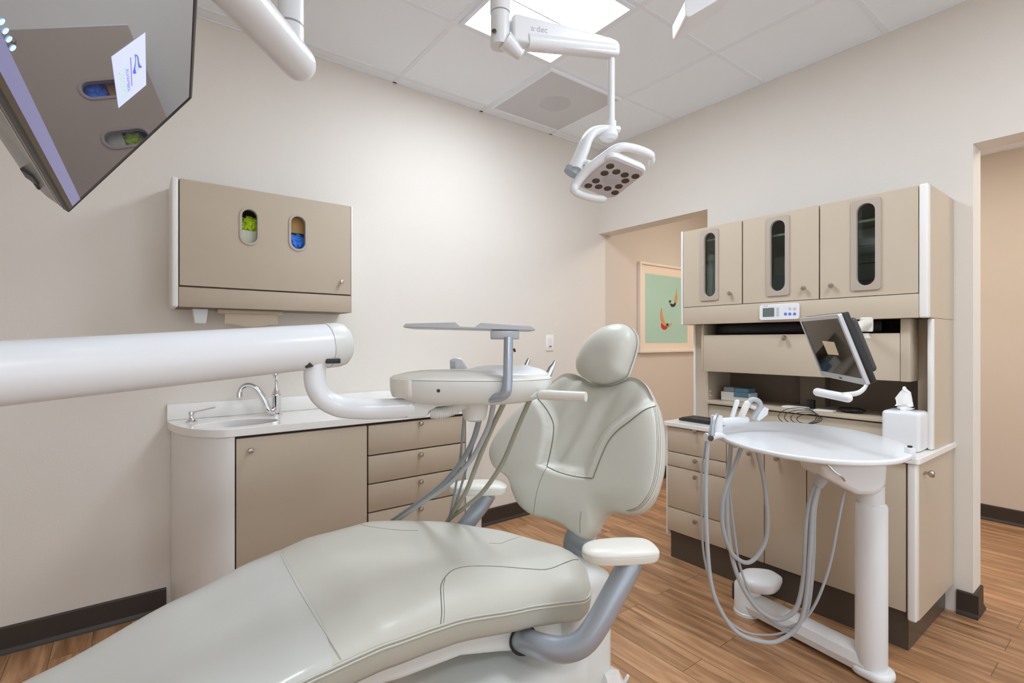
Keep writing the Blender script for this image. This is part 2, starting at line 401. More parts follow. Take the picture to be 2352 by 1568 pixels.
hole = [(SC.x+.165*math.cos(2*math.pi*i/40), SC.y+.105*math.sin(2*math.pi*i/40)) for i in range(40)]
b = prism(B(), ctop(.34, .21, 1.455, .275, .443), .829, .862, holes=[hole])
ct = thing('countertop', 'white speckled stone countertop around the oval sink', 'countertop', (.9, 2.56, .829))
obj('slab', b, 'quartz', ct, ang=30, bev=.003)
obj('backsplash', box(B(), .13, 1.73, WA-.021, WA-.001, .8625, .935, .003, 2), 'quartz', ct)
# sink bowl
b = B(); rr = []
for t_, z in ((1.0, .828), (1.0, .815), (.93, .77), (.8, .735), (.55, .718), (.2, .712), (.12, .709)):
    rr.append([b.verts.new((SC.x+.166*t_*math.cos(2*math.pi*i/40), SC.y+.106*t_*math.sin(2*math.pi*i/40), z)) for i in range(40)])
for i in range(len(rr)-1):
    for k in range(40): b.faces.new((rr[i][k], rr[i][(k+1) % 40], rr[i+1][(k+1) % 40], rr[i+1][k]))
b.faces.new(rr[-1])
sk = obj('sink', b, 'steel', ang=60); sm = sk.modifiers.new('s', 'SOLIDIFY'); sm.thickness = .0015
tag(sk, 'oval stainless steel sink bowl set in the white countertop', 'sink')
# faucet
t = thing('faucet', 'chrome faucet with curved spout beside the sink', 'faucet', (.556, 2.66, .862))
fx, fy = .566, 2.65
obj('body', lathe(B(), [(.027, 0), (.027, .006), (.021, .012), (.021, .09), (.023, .093), (.023, .099), (.02, .104), (.012, .125), (.009, .135)], (fx, fy, .8622)), 'chrome', t)
P = [at(620, 945, 2.42), at(607, 918, 2.41), at(590, 894, 2.40), at(571, 885, 2.39), at(556, 890, 2.38), at(550, 903, 2.375)]
obj('spout', tube(B(), spl([V((fx, fy, .90))]+P, 6), [.017, .0115], 14), 'chrome', t)
obj('aerator', lathe(B(), [(.014, -.012), (.014, .010)], P[-1]+V((0, 0, -.006)), (0, 0, 1), 16), 'chrome', t)
obj('lever', tube(B(), spl([(fx, fy, .99), (fx, fy, 1.012), (fx-.002, fy, 1.035), (fx-.003, fy, 1.052), (fx-.004, fy, 1.066), (fx-.005, fy, 1.072)], 4), [.010, .009, .008, .007, .006, .0055, .0055, .006, .007, .0085, .0095, .011, .0125, .0135, .014, .0135, .012, .009, .005, .003, .001], 14), 'chrome', t)
# soap dispenser
t = thing('soap_dispenser', 'small chrome soap pump at the left of the sink', 'soap dispenser', (.215, 2.64, .862))
obj('body', lathe(B(), [(.022, 0), (.022, .004), (.014, .012), (.010, .022), (.009, .03), (.012, .034), (.012, .046), (.004, .048)], (.215, 2.64, .8622), n=20), 'chrome', t)
obj('spout', tube(B(), [(.215, 2.64, .903), (.25, 2.625, .912), (.302, 2.60, .925)], .0035, 10), 'chrome', t)

# ------------------------------------------------------------------ left wall cabinet
def wcab():
    FY = 2.566; xl, xr, z0, z1, zr = .162, .905, 1.368, 1.917, 1.458
    t = thing('wall_cabinet', 'wide taupe glove cabinet hung on the left wall', 'cabinet', (.53, WA, z0))
    b = B(); box(b, xl, xr, FY+.02, FY+.2, z1-.016, z1); box(b, xl, xr, FY+.02, FY+.2, z0, z0+.016)
    box(b, xl, xl+.016, FY+.02, FY+.2, z0+.016, z1-.016); box(b, xr-.016, xr, FY+.02, FY+.2, z0+.016, z1-.016)
    box(b, xl+.016, xr-.016, WA-.012, WA-.002, z0+.016, z1-.016); box(b, xl+.016, xr-.016, FY+.022, WA-.012, zr-.01, zr+.004)
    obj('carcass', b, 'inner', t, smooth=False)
    obj('end_panel', box(B(), xl-.026, xl-.0005, FY-.004, WA-.001, z0-.002, z1+.002, .009, 4), 'trim', t)
    obj('end_panel', box(B(), xr+.0005, xr+.008, FY+.002, WA-.001, z0, z1, .003, 2), 'trim', t)
    obj('bottom_rail', box(B(), xl+.001, xr-.001, FY, FY+.019, z0+.001, zr-.004, .002, 2), 'lam', t)
    X = frame((0, FY, 0), (1, 0, 0), (0, 0, 1), (0, 1, 0)); holes = []
    cs = []
    for (cx, cy, x_a, x_b, ya, yb) in ((572.5, 520, 555.5, 590, 482, 558), (684.5, 535, 668, 700, 498, 572)):
        a = on_y(x_a, cy, FY+.006); c = on_y(x_b, cy, FY+.006); up = on_y(cx, ya, FY+.006); dn = on_y(cx, yb, FY+.006)
        cs.append(((a.x+c.x)/2, (up.z+dn.z)/2, c.x-a.x, up.z-dn.z)); holes.append(pill(*cs[-1]))
    d = obj('door', prism(B(), rrect(xl+.004, xr-.003, zr+.003, z1-.001, .002, 2), 0, .018, X, holes), 'lam', t, ang=30)
    for (cx, cz, w_, h_) in cs:
        obj('window_frame', prism(B(), pill(cx, cz, w_+.024, h_+.024, 16), -.004, .004, X, [pill(cx, cz, w_, h_, 16)]), 'wframe', d, bev=.0015)
    knob(d, on_y(783, 647, FY), (0, -1, 0), s=.9)
    return cs
cs = wcab()
def crumple(bm, c, rx, ry, rz, seed, amp=.35):
    t = bmesh.new(); bmesh.ops.create_icosphere(t, subdivisions=5, radius=1)
    for v in t.verts:
        p = v.co.copy(); k = 1+amp*(abs(noise.noise(p*2.2+V((seed, 0, 0))))*1.5-.3)+amp*.5*abs(noise.noise(p*5+V((0, seed, 0))))
        v.co = V((c[0]+p.x*rx*k, c[1]+p.y*ry*k, c[2]+p.z*rz*k))
    merge(bm, t); return bm
cx, cz, w_, h_ = cs[0]
t = thing('glove_box', 'pale carton with lime green gloves behind the left oval window', 'glove box', (cx, 2.66, 1.5))
obj('carton', box(B(), cx-.075, cx+.09, 2.605, 2.70, 1.475, cz-.012, .002, 1), 'carton', t)
obj('gloves', crumple(B(), (cx+.012, 2.645, cz+.022), .042, .035, .034, 1.3), 'lime', t)
cx, cz, w_, h_ = cs[1]
t = thing('glove_box', 'tan carton behind the upper half of the right oval window', 'glove box', (cx, 2.66, 1.5))
obj('carton', box(B(), cx-.085, cx+.085, 2.615, 2.71, cz+.006, cz+.085, .002, 1), 'tan', t)
t = thing('glove_box', 'box of blue gloves behind the lower half of the right oval window', 'glove box', (cx, 2.66, 1.5))
obj('carton', box(B(), cx-.085, cx+.085, 2.635, 2.71, 1.475, cz+.004, .002, 1), 'bluebox', t)
obj('gloves', crumple(B(), (cx+.006, 2.615, cz-.04), .046, .022, .036, 5.1), 'blue', t)
# cup and towels below
cp = on_y(459, 720, 2.66)
o = obj('cup_dispenser', prism(B(), [(-.030, 0), (-.022, -.066), (.022, -.066), (.030, 0)], -.03, .03, frame((cp.x, 2.66, 1.367), (1, 0, 0), (0, 0, 1), (0, -1, 0))), 'white', smooth=False, bev=.003)
tag(o, 'small white tapered dispenser under the left wall cabinet', 'dispenser')
t = thing('paper_towel_dispenser', 'paper towels hanging from a beige slot under the wall cabinet', 'paper towels', (.45, 2.68, 1.367))
a = on_y(497, 712, 2.66); c = on_y(645, 716, 2.66)
obj('slot_frame', box(B(), a.x, c.x, 2.615, 2.70, 1.350, 1.3675, .003, 2), 'lam2', t)
b = B(); prof = []
for j in range(9):
    u = j/8; prof.append((a.x+.03+u*(c.x-a.x-.05), -.048-.016*math.sin(math.pi*min(1, u*1.0))**2))
prism(b, [(a.x+.032, 0), *prof, (c.x-.016, 0)], -.0015, .0015, frame((0, 2.64, 1.352), (1, 0, 0), (0, 0, 1), (0, -1, 0)))
prism(b, [(a.x+.04, 0), (a.x+.045, -.035), (c.x-.03, -.04), (c.x-.026, 0)], -.0015, .0015, frame((0, 2.655, 1.352), (1, 0, 0), (0, 0, 1), (0, -1, 0)))
obj('towels', b, 'towel', t, smooth=False)

# wall switch
t = thing('light_switch', 'white rocker light switch on the left wall near the corner', 'light switch', (2.44, WA, 1.2))
a = on_y(1253, 769, WA); c = on_y(1270, 805, WA); mx_, mz = (a.x+c.x)/2, (a.z+c.z)/2
obj('plate', box(B(), mx_-.036, mx_+.036, WA-.007, WA-.0005, mz-.058, mz+.058, .002, 2), 'switch', t)
obj('rocker', box(B(), mx_-.017, mx_+.017, WA-.011, WA-.0065, mz-.034, mz+.034, .0015, 1), 'trim', t)
obj('dimmer', box(B(), mx_-.010, mx_+.012, WA-.013, WA-.010, mz-.028, mz-.022), 'dgrey', t, smooth=False)

# ------------------------------------------------------------------ framed print in the hallway
t = thing('framed_print', 'framed aqua print of two divers on the hallway wall', 'picture', (3.84, WA, 1.12))
ax0, ax1, az0, az1 = 3.44, 4.26, 1.125, 1.90
X = frame((0, WA, 0), (1, 0, 0), (0, 0, 1), (0, -1, 0))
obj('frame', prism(B(), [(ax0, az0), (ax1, az0), (ax1, az1), (ax0, az1)], .001, .032, X, [[(ax0+.018, az0+.018), (ax1-.018, az0+.018), (ax1-.018, az1-.018), (ax0+.018, az1-.018)]]), 'artframe', t, smooth=False)
obj('mount', box(B(), ax0+.018, ax1-.018, WA-.018, WA-.002, az0+.018, az1-.018), 'artmat', t, smooth=False)
pa = on_y(1482, 627, WA-.019); pb = on_y(1579, 787, WA-.019)
pr = obj('print', box(B(), pa.x, pb.x, WA-.0192, WA-.018, pb.z, pa.z+.0), 'artbg', t, smooth=False)
def blob(pts, m, nm, off):
    P = [on_y(px, py, WA-off) for px, py in pts]; P2 = spl([V((p.x, p.z, 0)) for p in P], 4, True)
    obj(nm, prism(B(), [(p.x, p.y) for p in P2], off, off+.0006, X), m, pr, smooth=False)
blob([(1520, 706), (1522, 720), (1525, 734), (1531, 748), (1526, 752), (1519, 742), (1516, 726), (1517, 714)], 'skin', 'diver_legs', .0194)
blob([(1519, 742), (1526, 748), (1531, 749), (1531, 755), (1525, 757), (1519, 752)], 'red', 'diver_swimsuit', .0203)
blob([(1531, 748), (1536, 747), (1541, 742), (1543, 743), (1537, 751), (1531, 754)], 'skin', 'diver_arms', .0203)
blob([(1531, 743), (1535, 743), (1535, 748), (1531, 748)], 'navy', 'diver_hair', .0212)
blob([(1554, 661), (1555, 675), (1556, 685), (1553, 697), (1548, 698), (1549, 688), (1552, 675)], 'skin', 'diver_legs', .0194)
blob([(1540, 697), (1546, 698), (1552, 694), (1551, 702), (1545, 705), (1541, 703)], 'navy', 'diver_swimsuit', .0203)
blob([(1537, 694), (1541, 697), (1543, 701), (1539, 699)], 'skin', 'diver_arms', .0203)
blob([(1537, 690), (1541, 690), (1541, 694), (1537, 694)], 'navy', 'diver_hair', .0212)

# ------------------------------------------------------------------ right hand cabinets
def yx(px, x): return on_x(px, 784, x).y
def zx(px, py, x): return on_x(px, py, x).z
RL, RR = 1.752, .606          # left and right ends (y)
def rbase():
    FX = 2.432; t = thing('base_cabinet', 'taupe desk height cabinet with drawers and doors on right wall', 'cabinet', (2.7, 1.18, 0))
    obj('carcass', box(B(), FX+.012, WB-.002, RR+.019, RL-.013, .152, .742), 'lamd', t, smooth=False)
    obj('toe_kick', box(B(), FX+.015, WB-.002, RR+.03, RL-.02, .001, .150), 'kick', t, smooth=False)
    obj('end_panel', box(B(), FX-.012, FX+.03, RR-.001, RR+.029, .128, .743, .008, 4), 'trim', t, label='white front edge of the end panel')
    e = obj('end_panel', box(B(), FX+.022, WB-.003, RR-.0006, RR+.017, .128, .742, .001, 1), 'lam2', t)
    obj('end_panel', box(B(), FX-.004, WB-.003, RL-.012, RL, .128, .742, .004, 3), 'trim', t)
    k = on_x(2122, 1085, 2.5); k = CAM+ray(2122, 1085)*(RR/ray(2122, 1085).y); knob(e, k, (0, -1, 0), s=1.25)
    zs = [.741, .601, .521, .288, .156]; yd = yx(1670, FX)
    for i in range(4):
        d = obj('drawer', box(B(), FX-.008, FX+.011, yd+.002, RL-.015, zs[i+1]+.002, zs[i]-.002, .0025, 2), 'lam2', t)
        knob(d, on_x(1600, (990, 1058, 1095, 1197)[i], FX-.008), (-1, 0, 0))
    for pa, pb, kx, ky in ((1670, 1757, 1724, 1040), (1757, 1854, 1787, 1052), (1854, 2083, 1900, 1075)):
        y1, y0 = yx(pa, FX)-.002, max(yx(pb, FX)+.002, RR+.031)
        d = obj('door', box(B(), FX-.008, FX+.011, y0, y1, .156, .739, .0025, 2), 'lam2', t)
        knob(d, on_x(kx, ky, FX-.008), (-1, 0, 0))
rbase()
o = obj('countertop', prism(B(), rrect(2.412, WB-.002, RR-.012, RL+.01, .015), .744, .768), 'quartz', ang=30, bev=.003)
tag(o, 'white stone countertop of the desk height cabinet on right wall', 'countertop')
def hutch():
    FX = 2.574; z0, z1, zr = 1.318, 1.862, 1.420
    t = thing('wall_cabinet', 'tall hutch with three oval windowed doors on right wall', 'cabinet', (2.78, 1.18, .768))
    b = B(); th = .014
    box(b, FX+.02, WB-.002, RR+.016, RL-.012, z1-th, z1-.001); box(b, FX+.02, WB-.002, RR+.016, RL-.012, z0+.001, z0+th)
    box(b, WB-.012, WB-.002, RR+.016, RL-.012, z0+th, z1-th); box(b, FX+.02, WB-.012, RR+.016, RL-.012, zr-.012, zr)
    s1, s2 = yx(1705, FX), yx(1882, FX)
    for s in (s1, s2, RR+.023, RL-.019): box(b, FX+.02, WB-.012, s-.007, s+.007, zr, z1-th)
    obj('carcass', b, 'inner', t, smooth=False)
    obj('end_panel', box(B(), FX-.004, FX+.036, RR-.001, RR+.029, z0-.001, z1+.002, .0075, 4), 'trim', t)
    obj('side_panel', box(B(), FX+.030, WB-.003, RR-.0006, RR+.0155, z0, z1+.001, .001, 1), 'lam2', t)
    obj('end_panel', box(B(), FX-.004, WB-.003, RL-.0115, RL, z0-.001, z1+.002, .004, 3), 'trim', t)
    obj('bottom_rail', box(B(), FX, FX+.019, RR+.0295, RL-.012, z0, zr-.003, .002, 2), 'lam2', t)
    X = frame((FX, 0, 0), (0, 1, 0), (0, 0, 1), (1, 0, 0)); out = []
    for pa, pb, w0, w1, wt, wb, g0, g1, gt, gb, kx, ky in (
            (1566, 1704, 1610, 1651, 527, 690, 1618, 1644, 535, 681, 1679, 674),
            (1706, 1881, 1761, 1814, 497, 679, 1770, 1804, 506, 668, 1849, 662),
            (1883, 2110, 1955, 2024, 457, 666, 1968, 2011, 467, 655, 1912, 656)):
        y1 = min(yx(pa, FX), RL-.013)-.0015; y0 = max(yx(pb, FX), RR+.0295)+.0015
        gy1, gy0 = yx(g0, FX), yx(g1, FX); gm = (g0+g1)/2; gz1, gz0 = zx(gm, gt, FX), zx(gm, gb, FX)
        fy1, fy0 = yx(w0, FX), yx(w1, FX); fm = (w0+w1)/2; fz1, fz0 = zx(fm, wt, FX), zx(fm, wb, FX)
        G = ((gy0+gy1)/2, (gz0+gz1)/2, gy1-gy0, gz1-gz0)
        d = obj('door', prism(B(), rrect(y0, y1, zr, z1-.002, .002, 2), 0, .018, X, [pill(*G)]), 'lam2', t, ang=30)
        obj('window_frame', prism(B(), rrect(fy0, fy1, fz0, fz1, .012), -.007, .0, X, [pill(*G, 16)]), 'wframe', d, bev=.003)
        obj('glass', prism(B(), pill(G[0], G[1], G[2]+.004, G[3]+.004), .008, .011, X), 'glass', d, smooth=False)
        knob(d, on_x(kx, ky, FX), (-1, 0, 0)); out.append(G)
    # middle section: side uprights, flip front, open niche, shelf
    obj('upright', box(B(), 2.645, 2.675, RR, RR+.02, .769, z0-.001, .008, 4), 'trim', t, label='white rounded front edge of the right side panel')
    obj('side_panel', box(B(), 2.668, WB-.003, RR+.001, RR+.018, .769, z0-.001), 'lam2', t, smooth=False)
    obj('stile', box(B(), 2.742, WB-.003, RR+.0185, .68, .769, z0-.001), 'lam2', t, smooth=False)
    obj('upright', box(B(), 2.672, WB-.003, 1.722, 1.736, .769, z0-.001, .003, 2), 'trim', t)
    obj('stile', box(B(), 2.680, WB-.003, 1.645, 1.7215, .769, z0-.001), 'lam2', t, smooth=False)
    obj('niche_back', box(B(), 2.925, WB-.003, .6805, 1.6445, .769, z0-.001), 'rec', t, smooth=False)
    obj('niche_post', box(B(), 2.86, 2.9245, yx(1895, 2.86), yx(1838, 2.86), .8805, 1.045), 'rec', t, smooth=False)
    obj('shelf', box(B(), 2.665, 2.9245, .681, 1.644, .86, .88, .002, 2), 'lam2', t)
    obj('lower_panel', box(B(), 2.685, 2.70, .681, 1.644, .769, .852, .002, 1), 'lam2', t)
    fl = obj('flip_door', box(B(), 2.62, 2.638, .712, 1.636, 1.050, 1.256, .0025, 2), 'lam2', t)
    knob(fl, on_x(1805, 776, 2.62), (-1, 0, 0), s=1.1)
    obj('flip_housing', box(B(), 2.62, 2.741, .676, .7105, 1.049, 1.3175, .003, 2), 'lam2', t)
    obj('flip_housing', box(B(), 2.625, 2.679, 1.638, 1.655, 1.049, 1.3175, .002, 2), 'lam2', t)
    obj('gap_shade_bar', box(B(), 2.70, 2.76, .80, 1.60, 1.262, 1.3165, .004, 2), 'black', t)  # black bar added as the shade of the gap above the flip door
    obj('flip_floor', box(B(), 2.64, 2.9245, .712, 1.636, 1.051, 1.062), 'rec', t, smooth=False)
    for z in (.905, .93): obj('shelf_pin', lathe(B(), [(.003, 0), (.003, .006)], (2.70, 1.6445, z), (0, -1, 0), 8), 'paper', t)
    return out
G = hutch()
# things behind the glass
a = (G[0][0]*2.665/2.574+.035,); t = thing('spray_bottle', 'grey bottle behind the leftmost oval window of the hutch', 'bottle', (2.675, a[0]-.035, 1.421))
obj('body', lathe(B(), [(.030, 0), (.048, .006), (.05, .05), (.05, .19), (.044, .22), (.02, .25), (.018, .265)], (2.675, a[0]-.035, 1.4212)), 'bottle', t)
obj('cap', lathe(B(), [(.022, 0), (.022, .03), (.015, .036)], (2.675, a[0]-.035, 1.687)), 'trim', t)
for g, lb in zip(G, ('leftmost', 'middle', 'rightmost')):
    y0, y1 = {'leftmost': (yx(1705, 2.574)+.009, RL-.028), 'middle': (yx(1882, 2.574)+.009, yx(1705, 2.574)-.009), 'rightmost': (RR+.032, yx(1882, 2.574)-.009)}[lb]
    s = obj('cabinet_shelf', box(B(), 2.62, 2.955, y0, y1, 1.755 if lb != 'leftmost' else 1.79, 1.765 if lb != 'leftmost' else 1.80), 'shelfg', smooth=False)
    tag(s, 'pale shelf seen through the %s oval window of the hutch' % lb, 'shelf')
a = G[1]
o = obj('folded_bag', crumple(B(), (2.645, a[0]*2.645/2.574, 1.448), .03, .05, .024, 3.), 'paper'); tag(o, 'crumpled white bag at the bottom of the middle hutch window', 'bag')
o = obj('storage_box', box(B(), 2.70, 2.90, a[0]-.09, a[0]+.09, 1.4555-.034, 1.56, .003, 1), 'bluebox'); tag(o, 'slate blue box behind the middle hutch window', 'box')
o = obj('storage_box', box(B(), 2.70, 2.90, a[0]-.085, a[0]+.08, 1.5605, 1.66, .003, 1), 'hosed'); tag(o, 'grey box stacked on the blue box behind the middle window', 'box')
a = G[2]
for k in range(4):
    o = obj('storage_bin', box(B(), 2.69, 2.93, a[0]-.1, a[0]+.1, 1.4205+k*.08, 1.4205+k*.08+.0775, .004, 2), 'hosed')
    tag(o, 'dark %s storage bin of the stack behind the rightmost oval window' % ('bottom', 'second lowest', 'second highest', 'top')[k], 'bin', 'bins behind the rightmost hutch window')
# control panel on the hutch rail
t = thing('control_panel', 'white control panel with small screen and blue buttons on hutch rail', 'control panel', (2.566, 1.2, 1.33))
X = frame((2.574, 0, 0), (0, 1, 0), (0, 0, 1), (-1, 0, 0))
ya, yb = yx(1744, 2.562), yx(1835, 2.562); za, zb = zx(1790, 734, 2.562), zx(1790, 698, 2.562)
obj('housing', prism(B(), rrect(yb, ya, za, zb, .012), .0005, .012, X), 'white', t, bev=.002)
def cp_box(px0, px1, py0, py1, m, nm, r=.002, o0=.0122, o1=.0135):
    xx = 2.561; y1, y0 = yx(px0, xx), yx(px1, xx); mm = (px0+px1)/2; z1, z0 = zx(mm, py0, xx), zx(mm, py1, xx)
    obj(nm, prism(B(), rrect(y0, y1, z0, z1, min(r, (y1-y0)/2-1e-4, (z1-z0)/2-1e-4)), o0, o1, X), m, t, smooth=False)
cp_box(1752, 1778, 707, 727, 'lcd', 'display')
for py in (709, 716, 723): cp_box(1783, 1789, py-2.5, py+2.5, 'btng', 'button')
for px in (1804, 1814, 1825): cp_box(px-3.4, px+3.4, 717.5, 724, 'btnb', 'button', .009)
for px in (1814, 1825): cp_box(px-3, px+3, 706, 712, 'btng', 'button', .009)
cp_box(1753, 1763, 701.5, 703.2, 'btng', 'small_print', .0005)

# ------------------------------------------------------------------ things on the right counter
t = thing('tissue_dispenser', 'white wipes dispenser on the right end of the counter', 'wipes dispenser', (2.74, .70, .768))
X = frame((2.70, .708, .7683), (math.cos(.05), math.sin(.05), 0), (-math.sin(.05), math.cos(.05), 0))
a = on_z(2030, 1010, .768)
b = B(); box(b, 0, .128, 0, .132, 0, .163, .016, 5, Matrix.Translation((2.535, .622, .7683)))
obj('housing', b, 'white', t)
b = B(); cx_, cy_ = 2.60, .69
rings = [(.020, 0), (.030, .008), (.022, .014), (.030, .018), (.026, .026), (.026, .05), (.02, .075), (.014, .088), (.012, .095), (.004, .098)]
lathe(b, [(r, h) for r, h in rings], (cx_, cy_, .9315), (0, 0, 1), 18)
for v in b.verts:
    k = noise.noise(v.co*45); v.co += V((k, -k, k*.5))*.016
obj('wipe', b, 'paper', t)
t = thing('keyboard', 'black computer keyboard on the desk height counter', 'keyboard', (2.56, 1.5, .768))
X = frame((2.635, 1.735, .7685), V((.0, -1, 0)), V((-1, .0, 0)), (0, 0, 1))
X = Matrix.Translation((2.645, 1.715, .7685)) @ Matrix.Rotation(math.radians(-3), 4, 'Z') @ frame((0, 0, 0), (0, -1, 0), (-1, 0, 0), (0, 0, 1))
obj('base', box(B(), 0, .44, 0, .14, 0, .014, .004, 2, X), 'black', t)
b = B()
for r in range(5):
    for c_ in range(18):
        box(b, .012+c_*.0232, .012+c_*.0232+.0195, .012+r*.024, .012+r*.024+.02, .0142, .019, 0, 1, X)
obj('keys', b, 'dgrey', t, smooth=False)
t = thing('tissue_box', 'small blue and white box on the left of the niche shelf', 'box', (2.78, 1.5, .88))
obj('carton', box(B(), 2.74, 2.83, 1.43, 1.60, .8805, .93, .002, 1), 'paper', t)
obj('label_band', box(B(), 2.737, 2.7395, 1.435, 1.52, .905, .929), 'bluebox', t, smooth=False)
obj('lid', box(B(), 2.742, 2.828, 1.44, 1.52, .9303, .955, .003, 1), 'bluebox', t, label='blue printed lid')
obj('lid', box(B(), 2.742, 2.828, 1.523, 1.585, .9303, .958, .003, 1), 'hosed', t)
# cables
t = thing('cable', 'thin black cable coiled loosely over the counter and shelf', 'cable', (2.7, 1.2, .78))
for k in range(4):
    P = []
    for i in range(15):
        g = 2*math.pi*i/12+k
        P.append(at(1832+k*9+(44-k*5)*math.cos(g), 956+20*math.sin(g)*(1-.15*k)+k*2, 2.42-.012*math.sin(g+.5*k)+k*.012))
    obj('loop', tube(B(), spl(P, 5), .0017, 6), 'black', t)
o = obj('cable_plug', box(B(), 2.74, 2.765, 1.10, 1.135, .8805, .925, .004, 2), 'black'); tag(o, 'small black plug standing on the niche shelf', 'plug')
o = obj('computer_mouse', crumple(B(), (2.735, .93, .8955), .032, .055, .012, 9, .15), 'black'); tag(o, 'low black pouch on the shelf beside the monitor handle', 'pouch')
o = obj('notepad', box(B(), 2.675, 2.72, .99, 1.075, .8805, .887, .001, 1), 'paper'); tag(o, 'small white pad lying beside the black pouch', 'notepad')
o = obj('notepad', box(B(), 2.68, 2.75, 1.12, 1.23, .8805, .888, .001, 1), 'paper')
o.location.x = .0; tag(o, 'white pad lying behind the coiled cable on the shelf', 'notepad')

# ------------------------------------------------------------------ small monitor on its arm
def monitor():
    TL, TR, BR, BL = V((2.224, .944, 1.316)), V((1.890, .676, 1.312)), V((1.985, .640, 1.072)), V((2.318, .908, 1.076))
    c = (TL+TR+BR+BL)/4; u = ((TR+BR)-(TL+BL)).normalized(); v = ((TL+TR)-(BL+BR)); v = (v-u*v.dot(u)).normalized()
    w = ((TR+BR)-(TL+BL)).length/2; h = .255; n = u.cross(v)
    if n.dot(CAM-c) < 0: n = -n
    X = frame(c, u, v, n)
    t = thing('monitor', 'small silver framed monitor on an arm before the hutch', 'monitor', (2.10, .79, 1.07))
    obj('bezel', prism(B(), rrect(-w/2, w/2, -h/2, h/2, .006), -.012, 0, X, [[(-w/2+.014, -h/2+.022), (w/2-.014, -h/2+.022), (w/2-.014, h/2-.014), (-w/2+.014, h/2-.014)]]), 'bezel', t, bev=.0015)
    s = obj('screen', box(B(), -w/2+.0145, w/2-.0145, -h/2+.0225, h/2-.0145, -.006, -.003, 0, 1, X), 'screen2', t, smooth=False)
    obj('logo', box(B(), -.012, .012, -h/2+.007, -h/2+.013, .0002, .0012, 0, 1, X), 'dgrey', t, smooth=False)
    b = B(); box(b, -w/2+.002, w/2-.002, -h/2+.002, h/2-.002, -.035, -.0125, .004, 2, X)
    obj('back_cover', b, 'black', t)
    obj('back_bulge', box(B(), -w/2+.03, w/2-.03, -h/2+.03, h/2-.03, -.062, -.0355, .012, 4, X), 'dgrey', t)
    def sc_(px, py):
        r = ray(px, py); k = n.dot(c-CAM)/n.dot(r); q = CAM+r*k-c; return q.dot(u), q.dot(v)
    Q = [sc_(*p) for p in ((1887, 783), (1914, 786), (1925, 816), (1900, 814))]
    obj('displayed_card', prism(B(), Q, -.0028, -.0022, X), 'card2', s, smooth=False)
    # handle below
    e = V((BR+u*-.02)); e = c-v*(h/2)+u*(w/2-.02)-n*.008
    P = spl([e, at(1984, 893, (e-CAM).dot(FW)-.02), at(1968, 903, (e-CAM).dot(FW)-.04), at(1935, 907, (e-CAM).dot(FW)-.03)], 6)
    obj('handle_bracket', tube(B(), P, .009, 12, sx=.5), 'white', t)
    dd = (e-CAM).dot(FW)
    obj('handle', capsule(B(), at(1878, 900, dd+.10), at(1947, 914, dd-.04), .0145), 'white', t)
    # arm to the hutch
    j0 = c-n*.063+u*.03+v*.02; j1 = at(1968, 752, 1.99); j2 = at(1990, 745, 2.13)
    obj('arm', tube(B(), spl([j0, j1-(j1-j0)*.3, j1, j2], 5), .022, 16), 'cream', t)
    obj('clamp', lathe(B(), [(.022, -.03), (.024, -.02), (.024, .025), (.018, .03)], j2, (0, 0, 1), 20), 'cream', t)
    obj('clamp_cup', lathe(B(), [(.026, -.012), (.020, .0), (.02, .008)], j2+V((0, .01, -.045)), (0, 0, 1), 20), 'cream', t)
    obj('wall_arm', tube(B(), [j2, V((2.60, .86, 1.29)), V((2.69, .86, 1.285))], .014, 12), 'cream', t)
monitor()

